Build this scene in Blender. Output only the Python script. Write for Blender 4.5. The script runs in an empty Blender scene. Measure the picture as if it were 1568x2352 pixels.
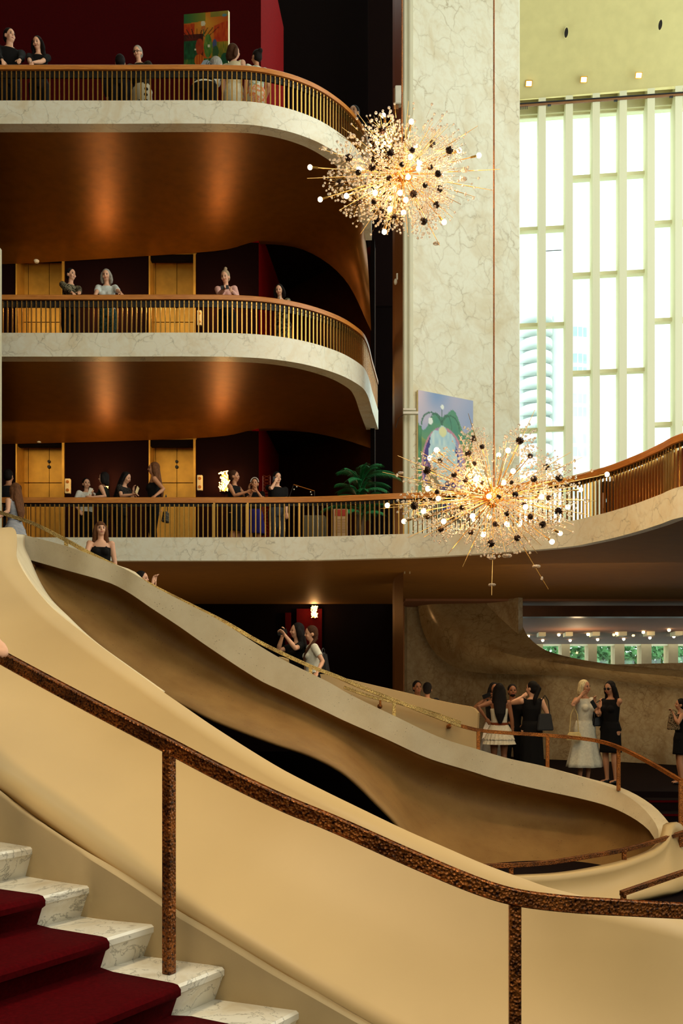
import bpy, bmesh, math, random
from mathutils import Vector, Matrix
random.seed(7)
# ------------------------------------------------------------------ camera, world, lights
F, YH, CX, EYE = 2300.0, 1590.0, 784.0, 2.3
sc = bpy.context.scene
COL = sc.collection
cam = bpy.data.cameras.new('camera'); camo = bpy.data.objects.new('camera', cam); COL.objects.link(camo)
camo.location = (0, 0, EYE); camo.rotation_euler = (math.pi/2, 0, 0)
cam.sensor_fit = 'VERTICAL'; cam.sensor_height = 36; cam.lens = 36*F/2352; cam.shift_y = (YH-1176)/2352
cam.clip_end = 400; sc.camera = camo
sc.view_settings.view_transform = 'Standard'; sc.view_settings.look = 'None'
sc.view_settings.exposure = 0.12; sc.view_settings.gamma = 1; sc.view_settings.use_curve_mapping = False
w = bpy.data.worlds.new('sky'); sc.world = w; w.use_nodes = True
bg = w.node_tree.nodes['Background']; bg.inputs[0].default_value = (.86, 1.0, .97, 1); bg.inputs[1].default_value = 2.2

def lamp(name, typ, loc, energy, color=(1, 1, 1), size=1, sizey=None, look=None, **kw):
    l = bpy.data.lights.new(name, typ); l.energy = energy; l.color = color
    if typ == 'AREA':
        l.size = size
        if sizey: l.shape = 'RECTANGLE'; l.size_y = sizey
    else: l.shadow_soft_size = size
    for k, v in kw.items(): setattr(l, k, v)
    o = bpy.data.objects.new(name, l); COL.objects.link(o); o.location = loc
    if look is not None:
        o.rotation_euler = (Vector(look)-Vector(loc)).to_track_quat('-Z', 'Y').to_euler()
    return o
# area panels for daylight: added fill behind the camera, unseen window bays at right
lamp('rear_daylight_fill', 'AREA', (2, -6.5, 15), 1250, (1, .94, .80), 14, 16, look=(-2, 17, 8))
lamp('daylight_right_bay', 'AREA', (12.8, 12, 13), 2150, (.98, 1, .92), 16, 18, look=(-1, 17, 8))
lamp('ceiling_spot_stair', 'AREA', (-1.6, .8, 15), 170, (1, .78, .47), 2.2, look=(1.2, 4.9, .6), spread=math.radians(80))
lamp('well_added_spot', 'SPOT', (5.0, 9.5, 14), 1000, (1, .70, .36), .4, look=(2.8, 12.2, .4), spot_size=math.radians(50), spot_blend=.8)  # added warm spot over the stairwell, no fixture seen
for zz in (2.46, 6.07): lamp('gallery_glow_fill', 'POINT', (-.25, 20.4, zz+EYE+.9), 16, (1, .66, .28), .12)  # added point lights for a glow on the curved walls, no lamp seen
for xx in (8.0, 13.0): lamp('gallery_bulb_light', 'POINT', (xx, 34, 3.6), 70, (1, .68, .36), .15)
lamp('landing_fill', 'AREA', (4.2, 17.2, 4.3), 55, (1, .74, .44), 3, 2, look=(4.6, 19, 1))  # added warm fill for the dark lower marble wall, no fixture seen
lamp('lobby_up_fill', 'AREA', (3.2, 18.6, .95), 75, (1, .68, .36), 6, 3, look=(2.4, 20.5, 5))  # added hidden fill brightening the soffit of the lowest gallery
lamp('lobby_up_fill', 'AREA', (-4.5, 19.5, .6), 45, (1, .62, .30), 6, 3, look=(-4.5, 20.5, 5))  # second added soffit fill, further left
for zz in (2.46, 6.07): lamp('gallery_door_fill', 'AREA', (-5.6, 20.6, zz+EYE+3.0) if False else (-5.6, 20.6, zz+2.3+2.9), 26, (1, .72, .36), 5, .5, look=(-5.6, 22.6, zz+2.3+.6))  # added fill brightening the gold doors, no fixtures seen

# ------------------------------------------------------------------ helpers
def P(x, y, D): return Vector(((x-CX)*D/F, D, EYE+(YH-y)*D/F))
def R(z): return z+EYE
def tag(o, label=None, cat=None, group=None, kind=None):
    if label: o['label'] = label
    if cat: o['category'] = cat
    if group: o['group'] = group
    if kind: o['kind'] = kind
    return o
def empty(name, loc=(0, 0, 0), rz=0, label=None, cat=None, group=None, kind=None):
    o = bpy.data.objects.new(name, None); COL.objects.link(o); o.location = loc; o.rotation_euler = (0, 0, rz)
    o.empty_display_size = .05
    return tag(o, label, cat, group, kind)
def obj(name, bm, m, parent=None, smooth=True, recalc=True):
    if recalc: bmesh.ops.recalc_face_normals(bm, faces=bm.faces)
    me = bpy.data.meshes.new(name); bm.to_mesh(me); bm.free()
    if m is not None:
        for mm in (m if isinstance(m, (list, tuple)) else [m]): me.materials.append(mm)
    if smooth:
        me.polygons.foreach_set('use_smooth', [True]*len(me.polygons))
        try: me.set_sharp_from_angle(angle=math.radians(40))
        except Exception: pass
    o = bpy.data.objects.new(name, me); COL.objects.link(o)
    if parent: o.parent = parent
    return o
def inv(o, parent):
    return o
def box(bm, c, s, rz=0, M=None):
    c = Vector(c); r = bmesh.ops.create_cube(bm, size=1)
    m = Matrix.Translation(c) @ Matrix.Rotation(rz, 4, 'Z') @ Matrix.Diagonal((s[0], s[1], s[2], 1))
    if M: m = M @ m
    bmesh.ops.transform(bm, matrix=m, verts=r['verts']); return r['verts']
def tube(bm, pts, radii, n=8, caps=True, flat=1.0, up=None):
    """round tube through pts; flat squashes the second axis"""
    pts = [Vector(p) for p in pts]
    if not hasattr(radii, '__len__'): radii = [radii]*len(pts)
    rings = []; prev = Vector(up) if up else None
    for i, p in enumerate(pts):
        t = (pts[min(i+1, len(pts)-1)]-pts[max(i-1, 0)])
        if t.length < 1e-9: t = Vector((0, 0, 1))
        t.normalize()
        ref = prev if prev is not None and abs(prev.dot(t)) < .98 else (Vector((0, 0, 1)) if abs(t.z) < .9 else Vector((1, 0, 0)))
        a = (ref - t*ref.dot(t)).normalized(); b = t.cross(a); prev = a if up is None else Vector(up)
        rr = radii[i]; ra, rb = rr if hasattr(rr, '__len__') else (rr, rr*flat)
        rings.append([bm.verts.new(p + a*math.cos(2*math.pi*k/n)*ra + b*math.sin(2*math.pi*k/n)*rb) for k in range(n)])
    for i in range(len(rings)-1):
        for k in range(n):
            bm.faces.new((rings[i][k], rings[i][(k+1) % n], rings[i+1][(k+1) % n], rings[i+1][k]))
    if caps:
        bm.faces.new(rings[0][::-1]); bm.faces.new(rings[-1])
    return rings
def ball(bm, c, r, u=12, v=8, M=None):
    r = r if hasattr(r, '__len__') else (r, r, r)
    q = bmesh.ops.create_uvsphere(bm, u_segments=u, v_segments=v, radius=1)
    m = Matrix.Translation(Vector(c)) @ (M if M else Matrix.Identity(4)) @ Matrix.Diagonal((r[0], r[1], r[2], 1))
    bmesh.ops.transform(bm, matrix=m, verts=q['verts']); return q['verts']
def ico(bm, c, r, sub=1):
    q = bmesh.ops.create_icosphere(bm, subdivisions=sub, radius=1)
    r = r if hasattr(r, '__len__') else (r, r, r)
    bmesh.ops.transform(bm, matrix=Matrix.Translation(Vector(c)) @ Matrix.Diagonal((r[0], r[1], r[2], 1)), verts=q['verts']); return q['verts']
def grid(bm, rows, closeu=False):
    V = [[bm.verts.new(p) for p in r] for r in rows]
    for i in range(len(V)-1):
        n = len(V[i])
        for j in range(n if closeu else n-1):
            bm.faces.new((V[i][j], V[i][(j+1) % n], V[i+1][(j+1) % n], V[i+1][j]))
    return V
def cr(p0, p1, p2, p3, t):
    return [0.5*((2*b)+(-a+c)*t+(2*a-5*b+4*c-d)*t*t+(-a+3*b-3*c+d)*t*t*t) for a, b, c, d in zip(p0, p1, p2, p3)]
def smooth_pts(pts, n):
    """centripetal-ish resample of n+1 tuples along chord length"""
    L = [0]
    for a, b in zip(pts, pts[1:]): L.append(L[-1]+math.dist(a[:2], b[:2])+1e-9)
    out = []
    for k in range(n+1):
        s = L[-1]*k/n; i = 0
        while i < len(pts)-2 and L[i+1] < s: i += 1
        t = (s-L[i])/(L[i+1]-L[i])
        a, b = pts[i], pts[i+1]
        def tang(j):
            j0, j1 = max(j-1, 0), min(j+1, len(pts)-1)
            return [(pts[j1][q]-pts[j0][q])/(L[j1]-L[j0]) for q in range(len(a))]
        h = L[i+1]-L[i]; ta, tb = tang(i), tang(i+1)
        h00, h10, h01, h11 = 2*t**3-3*t*t+1, t**3-2*t*t+t, -2*t**3+3*t*t, t**3-t*t
        out.append([h00*a[q]+h10*h*ta[q]+h01*b[q]+h11*h*tb[q] for q in range(len(a))])
    return out
def PX(pts, n): return [P(*p) for p in smooth_pts(pts, n)]
def interp(tab, x):
    if x <= tab[0][0]: return tab[0][1]
    for a, b in zip(tab, tab[1:]):
        if x <= b[0]: return a[1]+(b[1]-a[1])*(x-a[0])/(b[0]-a[0])
    return tab[-1][1]

# ------------------------------------------------------------------ materials
def srgb(r, g, b):
    f = lambda c: (c/255/12.92 if c/255 <= .04045 else ((c/255+.055)/1.055)**2.4)
    return (f(r), f(g), f(b), 1)
class NT:
    def __init__(s, name):
        s.m = bpy.data.materials.new(name); s.m.use_nodes = True; s.t = s.m.node_tree
        s.b = s.t.nodes['Principled BSDF']; s.co = s.t.nodes.new('ShaderNodeTexCoord').outputs['Object']
    def n(s, typ, **kw):
        q = s.t.nodes.new(typ)
        for k, v in kw.items():
            if k in q.inputs: q.inputs[k].default_value = v
            else: setattr(q, k, v)
        return q
    def l(s, a, b): s.t.links.new(a, b)
    def noise(s, scale, detail=3, rough=.5, dist=0, vec=None):
        q = s.n('ShaderNodeTexNoise'); q.inputs['Scale'].default_value = scale; q.inputs['Detail'].default_value = detail
        q.inputs['Roughness'].default_value = rough; q.inputs['Distortion'].default_value = dist
        s.l(vec or s.co, q.inputs['Vector']); return q.outputs['Fac']
    def ramp(s, fac, stops):
        q = s.n('ShaderNodeValToRGB'); e = q.color_ramp.elements
        while len(e) > 1: e.remove(e[-1])
        e[0].position, e[0].color = stops[0]
        for p, c in stops[1:]:
            x = e.new(p); x.color = c
        s.l(fac, q.inputs[0]); return q.outputs[0]
    def mix(s, fac, a, b, mode='MIX'):
        q = s.n('ShaderNodeMix', data_type='RGBA', blend_type=mode)
        for sock, v in ((q.inputs[0], fac), (q.inputs[6], a), (q.inputs[7], b)):
            if hasattr(v, 'links'): s.l(v, sock)
            else: sock.default_value = v
        return q.outputs[2]
    def bump(s, h, strength=.3, dist=.01):
        q = s.n('ShaderNodeBump'); q.inputs['Strength'].default_value = strength; q.inputs['Distance'].default_value = dist
        s.l(h, q.inputs['Height']); s.l(q.outputs[0], s.b.inputs['Normal'])
    def set(s, rough=.6, metal=0, color=None, spec=None):
        s.b.inputs['Roughness'].default_value = rough; s.b.inputs['Metallic'].default_value = metal
        if spec is not None: s.b.inputs['Specular IOR Level'].default_value = spec
        if color is not None:
            if hasattr(color, 'links'): s.l(color, s.b.inputs['Base Color'])
            else: s.b.inputs['Base Color'].default_value = color
        return s.m
W3 = (1, 1, 1, 1); K0 = (0, 0, 0, 1)
def plain(name, rgb, rough=.6, metal=0, var=.06, scale=8, bump=0, spec=None):
    n = NT(name); c = srgb(*rgb); f = n.noise(scale, 3)
    a = tuple(min(1, v*(1-var)) for v in c[:3])+(1,); b = tuple(min(1, v*(1+var)) for v in c[:3])+(1,)
    col = n.ramp(f, [(.3, a), (.7, b)])
    if bump: n.bump(n.noise(scale*12, 4), bump, .003)
    return n.set(rough, metal, col, spec)
def emis(name, rgb, s):
    n = NT(name); n.b.inputs['Emission Color'].default_value = srgb(*rgb); n.b.inputs['Emission Strength'].default_value = s
    n.noise(5); return n.set(.5, 0, srgb(*rgb))
def marble(name, base, tan, vein, scale=1.0, cells=2.2, veinw=.02, rough=.35, patch=.5):
    n = NT(name)
    d = n.n('ShaderNodeTexNoise'); d.inputs['Scale'].default_value = 2.2*scale; d.inputs['Detail'].default_value = 5; n.l(n.co, d.inputs['Vector'])
    add = n.n('ShaderNodeVectorMath', operation='MULTIPLY_ADD'); n.l(d.outputs['Color'], add.inputs[0]); add.inputs[1].default_value = (.55, .55, .55); n.l(n.co, add.inputs[2])
    v = n.n('ShaderNodeTexVoronoi', feature='DISTANCE_TO_EDGE'); v.inputs['Scale'].default_value = cells*scale; n.l(add.outputs[0], v.inputs['Vector'])
    vr = n.ramp(v.outputs['Distance'], [(0, W3), (veinw, (.3, .3, .3, 1)), (veinw*4, K0)])
    f1 = n.noise(1.1*scale, 6, .6, .8)
    c1 = n.ramp(f1, [(.3, srgb(*base)), (.48, srgb(*base)), (.68, srgb(*tan))])
    f2 = n.noise(6*scale, 6, .65, 1.0)
    c2 = n.mix(n.ramp(f2, [(.45, K0), (.75, (patch, patch, patch, 1))]), c1, srgb(*tan))
    g = n.ramp(n.noise(1.7*scale, 2), [(.35, K0), (.7, (.8, .8, .8, 1))])
    m = n.n('ShaderNodeMath', operation='MULTIPLY'); n.l(vr, m.inputs[0]); n.l(g, m.inputs[1])
    c3 = n.mix(m.outputs[0], c2, srgb(*vein))
    return n.set(rough, 0, c3)
def whitemarble(name):
    n = NT(name)
    f = n.noise(3, 8, .62, 1.6)
    c = n.ramp(f, [(.38, srgb(226, 222, 208)), (.49, srgb(222, 218, 204)), (.505, srgb(150, 146, 132)), (.52, srgb(224, 219, 205)), (.7, srgb(206, 196, 174))])
    return n.set(.28, 0, c)
def hammered(name, base, dark, metal=.75, scale=70, rough=.35, patch=4, spot=.5):
    n = NT(name)
    v = n.n('ShaderNodeTexVoronoi'); v.inputs['Scale'].default_value = scale; n.l(n.co, v.inputs['Vector'])
    big = n.noise(patch, 3)
    sp = n.noise(scale*.9, 3, .6)
    c = n.ramp(sp, [(.36, srgb(*dark)), (spot, srgb(*base)), (.8, srgb(*[min(255, int(q*1.25)) for q in base]))])
    c = n.mix(n.ramp(big, [(.35, (.65, .65, .65, 1)), (.6, K0)]), c, srgb(*dark))
    n.bump(v.outputs['Distance'], 1.0, .006)
    return n.set(rough, metal, c)
def speckled(name, base, base2, speck, scale=90, thr=.3, rough=.7):
    n = NT(name)
    v = n.n('ShaderNodeTexVoronoi'); v.inputs['Scale'].default_value = scale*.25; v.inputs['Randomness'].default_value = 1; n.l(n.co, v.inputs['Vector'])
    dots = n.ramp(v.outputs['Distance'], [(0, W3), (.10, (.6, .6, .6, 1)), (.16, K0)])
    gate = n.ramp(n.noise(scale*.05, 2), [(.5, K0), (.62, W3)])
    m = n.n('ShaderNodeMath', operation='MULTIPLY'); n.l(dots, m.inputs[0]); n.l(gate, m.inputs[1])
    c = n.ramp(n.noise(2.2, 5, .6), [(.3, srgb(*base)), (.7, srgb(*base2))])
    c = n.mix(n.ramp(n.noise(scale*2, 2), [(.35, (.10, .10, .10, 1)), (.6, K0)]), c, srgb(*speck))
    c = n.mix(m.outputs[0], c, srgb(*speck)); n.bump(n.noise(scale, 3), .15, .004)
    return n.set(rough, 0, c)
def wood(name, a, b, rough=.35):
    n = NT(name); mp = n.n('ShaderNodeMapping'); mp.inputs['Scale'].default_value = (1.2, 1.2, 14); n.l(n.co, mp.inputs['Vector'])
    c = n.ramp(n.noise(3, 6, .6, .6, vec=mp.outputs[0]), [(.3, srgb(*a)), (.7, srgb(*b))]); return n.set(rough, 0, c)
def fabric(name, rgb, var=.12, rough=.85):
    return plain(name, rgb, rough, 0, var, 30, .2, spec=.2)
M = {}
M['marble'] = marble('cream_marble', (248, 246, 226), (236, 224, 192), (150, 142, 110), 1.4, 2.0, .014, patch=.6)
M['marble_wall'] = marble('veined_marble', (222, 222, 200), (206, 196, 162), (160, 146, 108), 1.0, 2.8, .022, rough=.4, patch=.6)
M['marble_low'] = marble('mottled_marble', (176, 162, 130), (146, 124, 88), (104, 78, 46), 1.3, 3.6, .03, rough=.4, patch=.9)
M['marble_brown'] = marble('tan_marble', (172, 154, 116), (150, 126, 88), (100, 78, 48), 1.2, 3.2, .03, rough=.22, patch=.8)
M['whitemarble'] = whitemarble('white_marble')
M['cream'] = plain('cream_plaster', (208, 176, 122), .5, 0, .05, 1.2, .1)
M['curb'] = plain('tan_stone', (190, 166, 124), .7, 0, .08, 3, .2)
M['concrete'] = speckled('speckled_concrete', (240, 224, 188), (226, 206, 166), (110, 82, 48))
M['concrete_soffit'] = speckled('shaded_concrete', (154, 116, 60), (134, 96, 44), (80, 52, 22), 70)  # shade of the underside put into a darker, browner concrete
M['rail_bronze'] = hammered('hammered_bronze', (160, 94, 38), (44, 18, 6), .55, 80, .38, 5)
M['rail_gold'] = hammered('hammered_gold', (240, 204, 130), (120, 84, 34), .5, 110, .4, 3)
M['wood'] = wood('orange_wood', (182, 108, 40), (222, 146, 66))
M['wood_dark'] = wood('red_wood', (110, 44, 16), (146, 66, 26))
M['black'] = plain('black_metal', (14, 10, 8), .4, .3)
M['brass'] = plain('brass', (214, 164, 84), .26, .9, .1, 3)
M['brass_dim'] = plain('dull_brass', (190, 118, 48), .38, .85, .12, 3)
M['gold_door'] = plain('gold_leaf_panel', (206, 156, 62), .42, .55, .14, 4)
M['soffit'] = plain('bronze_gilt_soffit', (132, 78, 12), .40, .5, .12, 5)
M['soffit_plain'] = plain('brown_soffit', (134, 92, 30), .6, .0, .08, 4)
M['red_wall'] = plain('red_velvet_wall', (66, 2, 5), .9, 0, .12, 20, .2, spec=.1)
M['red_bright'] = plain('red_velvet_lit', (136, 3, 5), .9, 0, .12, 20, .2, spec=.1)  # window light on the return wall put into a brighter red
M['dark_wall'] = plain('black_red_wall', (14, 5, 5), .95, 0, .1, 10, spec=.1)
M['gallery_wall'] = plain('brown_gallery_wall', (70, 36, 8), .34, .5, .12, 6)
M['ceiling'] = plain('pale_gold_ceiling', (222, 208, 142), .8, 0, .04, 3, .05)
M['mullion'] = plain('cream_concrete_mullion', (228, 222, 186), .8, 0, .03, 3)
M['trim'] = plain('cream_trim', (212, 210, 184), .5, 0, .03, 3)
M['pier_brown'] = plain('bronze_reveal', (134, 88, 46), .5, .3, .06, 3)
M['floor_dark'] = plain('dark_carpet', (20, 8, 8), .95, 0, .2, 30, .3, spec=.1)
M['carpet'] = plain('red_carpet', (72, 1, 5), .95, 0, .22, 60, .6, spec=.05)
M['white'] = plain('white_plastic', (225, 222, 205), .4)
M['ivory'] = plain('ivory_enamel', (236, 214, 160), .4, .1)
M['dark'] = plain('dark_rubber', (20, 16, 14), .6)
M['hole'] = plain('hole_black', (30, 22, 10), .9)
M['bulb'] = emis('bulb_glow', (255, 214, 150), 26)
M['lampwarm'] = emis('downlight_glow', (255, 206, 130), 14)
M['sconce'] = emis('sconce_glow', (255, 196, 104), 7)
M['chrome_gold'] = plain('polished_gold', (236, 190, 116), .2, .95, .1, 20)
M['hub_dark'] = plain('dark_hub', (40, 22, 14), .3, .7)
def glassy(name, tint, ior=1.5, mixf=.35):
    n = NT(name); n.noise(4)
    n.b.inputs['Base Color'].default_value = tint; n.b.inputs['Roughness'].default_value = .05
    n.b.inputs['IOR'].default_value = ior; n.b.inputs['Transmission Weight'].default_value = 1-mixf; n.b.inputs['Specular IOR Level'].default_value = .8
    return n.m
M['crystal'] = glassy('crystal', (1, .88, .74, 1), 1.55, .38)
def pane(name):
    n = NT(name); t = n.t
    tr = t.nodes.new('ShaderNodeBsdfTransparent'); gl = t.nodes.new('ShaderNodeBsdfGlossy'); gl.inputs['Roughness'].default_value = .03
    tr.inputs[0].default_value = (.95, 1, .98, 1)
    mx = t.nodes.new('ShaderNodeMixShader'); mx.inputs[0].default_value = .06
    t.links.new(tr.outputs[0], mx.inputs[1]); t.links.new(gl.outputs[0], mx.inputs[2])
    t.links.new(mx.outputs[0], t.nodes['Material Output'].inputs['Surface']); return n.m
M['glass'] = pane('window_glass')
def vcol(name, rough=.6):
    n = NT(name); a = n.n('ShaderNodeVertexColor', layer_name='paint'); n.l(a.outputs[0], n.b.inputs['Base Color']); return n.set(rough)
M['paint'] = vcol('oil_paint')
# ------------------------------------------------------------------ shell
def slab(name, c, s, m, kind='structure', rz=0):
    bm = bmesh.new(); box(bm, c, s, rz); return tag(obj(name, bm, m, smooth=False), kind=kind)
slab('floor', (0, 12, -.1), (30, 42, .2), M['floor_dark'])
slab('wall_left', (-12.5, 12, 14), (.3, 42, 29), M['red_wall'])
slab('wall_behind', (0, -8.6, 14), (30, .3, 29), M['trim'])
slab('wall_right', (14.5, 8, 14), (.3, 33, 29), M['trim'])
slab('ceiling', (0, 8, 28.8), (30, 33, .3), M['ceiling'])

# ---- balconies -----------------------------------------------------------
D0 = 17.7
def rail_path(pts, zrel, D_left, left_x=-120):
    """plan path (X, Y) of a handrail of constant height from its traced outline"""
    out = []
    for x, y in pts:
        D = F*zrel/(YH-y); out.append(((x-CX)*D/F, D))
    return out
def plan_resample(path, n): return [Vector((p[0], p[1], 0)) for p in smooth_pts(path, n)]
def plan_even(path, step):
    """points and tangents every step metres along a plan path"""
    pts = plan_resample(path, 400); L = [0]
    for a, b in zip(pts, pts[1:]): L.append(L[-1]+(b-a).length)
    out = []; s = 0; i = 0
    while s < L[-1]:
        while i < len(pts)-2 and L[i+1] < s: i += 1
        t = (s-L[i])/(L[i+1]-L[i]+1e-9); out.append((pts[i].lerp(pts[i+1], t), (pts[i+1]-pts[i]).normalized())); s += step
    return out
def offset(path, d):
    """shift a resampled plan path to its left side (away from the camera) by d"""
    out = []
    for i, p in enumerate(path):
        t = (path[min(i+1, len(path)-1)]-path[max(i-1, 0)]).normalized()
        out.append(p+Vector((-t.y, t.x, 0))*d)
    return out
def sweep(path, prof):
    """prof: closed list of (d, z); rings along path"""
    bm = bmesh.new(); cols = [offset(path, d) for d, z in prof]
    rows = [[Vector((cols[k][i].x, cols[k][i].y, R(prof[k][1]))) for k in range(len(prof))] for i in range(len(path))]
    V = grid(bm, rows, closeu=True)
    bm.faces.new(V[0][::-1]); bm.faces.new(V[-1]); return bm
def tilt_path(a): return a
rail3 = [(-9.2, 17.72), (-6, 17.7), (-4.2, 17.7)] + [(x*1.0, y) for x, y in rail_path([(558, 153), (646, 167), (716, 192), (768, 224), (803, 255), (828, 291), (844, 344)], 11.07, 17.7)] + [(.62, 22.2)]
rail2 = [(-9.2, 17.75), (-6, 17.74), (-4.2, 17.74)] + rail_path([(440, 678), (552, 680), (625, 686), (695, 699), (759, 720), (800, 741), (832, 769), (851, 831)], 7.03, 17.7) + [(.78, 22.6)]
rail1 = [(-9.2, 17.7), (-6, 17.7), (-3, 17.7), (-.6, 17.64)] + rail_path([(904, 1134), (960, 1132), (1120, 1118), (1307, 1096), (1378, 1077), (1409, 1067), (1470, 1043), (1523, 1018), (1568, 996)], 3.44, 17.7) + [(6.1, 10.8), (7.6, 8.6)]
LEV = {1: dict(path=rail1, top=3.44, fas=2.73, bot=2.32, floor=2.46), 2: dict(path=rail2, top=7.03, fas=6.35, bot=5.93, floor=6.07), 3: dict(path=rail3, top=11.07, fas=10.43, bot=10.02, floor=10.16)}
wordlev = {1: 'lowest', 2: 'middle', 3: 'uppermost'}
for k in (1, 2, 3):
    L = LEV[k]; path = plan_resample(L['path'], 150); t, f, b = L['top'], L['fas'], L['bot']
    # marble fascia: a thick curb with its own face
    o = obj('marble_balcony_front', sweep(path, [(-.05, b), (-.05, f), (.22, f), (.22, b)]), M['marble'])
    tag(o, {1: 'cream marble curb sweeping up to the right under the lowest balcony railing', 2: 'cream marble curb below the railing of the middle balcony', 3: 'cream marble curb below the railing of the uppermost balcony'}[k], 'balcony')
    # floor of the gallery
    if k > 1: fl = [(-11, 17.9), (-11, 24), (.4, 24)]
    bm = bmesh.new()
    inner = offset(path, .2)
    back = [Vector((p.x if k > 1 else p.x*1.0, 27, 0)) for p in path] if k == 1 else [Vector((min(p.x, .3), 27.5, 0)) for p in path]
    if k == 1: back = [Vector((p.x+max(0, (p.x-1))*.4, 24.2-max(0, p.x-1)*.35, 0)) for p in path]
    grid(bm, [[Vector((a.x, a.y, R(L['floor']))) for a in inner], [Vector((a.x, a.y, R(L['floor']))) for a in back]])
    o = obj('floor', bm, M['floor_dark']); tag(o, kind='structure')
    # railing
    rt = empty('balcony_railing', (0, 0, 0), label={1: 'long brass baluster railing with wooden handrail on the lowest balcony, running off right', 2: 'brass baluster railing with orange wood handrail on the middle balcony', 3: 'brass baluster railing with orange wood handrail on the uppermost balcony'}[k], cat='railing')
    th = .09 if k > 1 else .10
    obj('handrail', sweep(path, [(-.05, t-th), (-.05, t-.012), (-.035, t), (.10, t), (.12, t-.012), (.12, t-th)]), M['wood'], rt)
    bh = .12 if k > 1 else .055
    obj('top_band', sweep(path, [(.0, t-th-bh), (.0, t-th), (.03, t-th), (.03, t-th-bh)]), M['black'], rt)
    bars = plan_even([(p[0], p[1]) for p in L['path']], .0845)
    bars = [q for q in bars if (q[0].x*F/q[0].y+CX) > -40 and (q[0].x*F/q[0].y+CX) < 1610]
    # the bars that show largest are parts of their own, the rest one object
    bars.sort(key=lambda q: q[0].y)
    base = None
    rest = bmesh.new()
    for i, (p, tg) in enumerate(bars):
        n = Vector((-tg.y, tg.x, 0)); ang = math.atan2(tg.y, tg.x); q = p+n*(-.02)
        zt, zb = (t-th-.02, f)
        if i < 98:
            if base is None:
                bm = bmesh.new(); box(bm, (0, 0, (zt-zb)/2), (.02, .03, zt-zb)); ball(bm, (0, -.018, zt-zb-.05), .008, 6, 4)
                base = obj('baluster', bm, M['brass'] if k > 1 else M['brass'], rt, smooth=False); o = base
            else:
                o = base.copy(); COL.objects.link(o)
            o.location = (q.x, q.y, R(zb)); o.rotation_euler = (0, 0, ang)
        else: box(rest, (q.x, q.y, R((zt+zb)/2)), (.02, .03, zt-zb), ang)
    if len(bars) > 98:
        o = obj('baluster_run', rest, M['brass'], rt, smooth=False); o['kind'] = 'stuff'
    else: rest.free()
    if k == 1:
        for x in (392+100, 687, 569):
            q = P(x, 1200, 17.66); bm = bmesh.new(); box(bm, (q.x, 17.66, R((t-th+f)/2)), (.035, .04, t-th-f)); obj('rail_post', bm, M['brass'], rt, smooth=False)
        pth = [p for p in path if p.x > 4.0]
        o = obj('backing_panel', sweep(offset(pth, .16), [(0, f-.1), (0, t-.12), (.02, t-.12), (.02, f-.1)]), M['wood_dark'], rt)

# domed soffits of the two upper galleries
def soffit(path, zf, back, name, droop=.25, mat=None):
    n = len(path); rows = []; bk = smooth_pts(back, n-1); m = 14
    for i in range(n):
        f_ = path[i]; b_ = P(*bk[i]); row = []
        for j in range(m+1):
            s = j/m; x = f_.x+(b_.x-f_.x)*s; y = f_.y+(b_.y-f_.y)*s
            z = R(zf)+(b_.z-R(zf))*(s**1.6) + .10*math.sin(math.pi*s)
            row.append(Vector((x, y, z)))
        rows.append(row)
    bm = bmesh.new(); grid(bm, rows); o = obj(name, bm, mat or M['soffit'])
    tag(o, kind='structure'); return o
p3 = offset(plan_resample(rail3, 60), .1); p2 = offset(plan_resample(rail2, 60), .1); p1 = offset(plan_resample(rail1, 60), .1)
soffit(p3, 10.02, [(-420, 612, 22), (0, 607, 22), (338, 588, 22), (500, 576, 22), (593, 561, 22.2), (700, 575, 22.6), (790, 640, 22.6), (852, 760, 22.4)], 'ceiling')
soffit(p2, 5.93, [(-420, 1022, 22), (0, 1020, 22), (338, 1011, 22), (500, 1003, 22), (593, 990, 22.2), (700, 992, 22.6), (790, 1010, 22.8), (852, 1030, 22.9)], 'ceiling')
# flat soffit of the lowest gallery
bm = bmesh.new(); inner = p1; rows = [[], [], []]
for p in inner:
    rows[0].append(Vector((p.x, p.y, R(2.32))))
    rows[1].append(Vector((p.x+max(0, p.x-2)*.25, p.y+3.2, R(2.26))))
    rows[2].append(Vector((p.x+max(0, p.x-2)*.6, max(24.6, p.y+6), R(2.17))))
grid(bm, rows); tag(obj('ceiling', bm, M['soffit_plain']), kind='structure')

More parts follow.
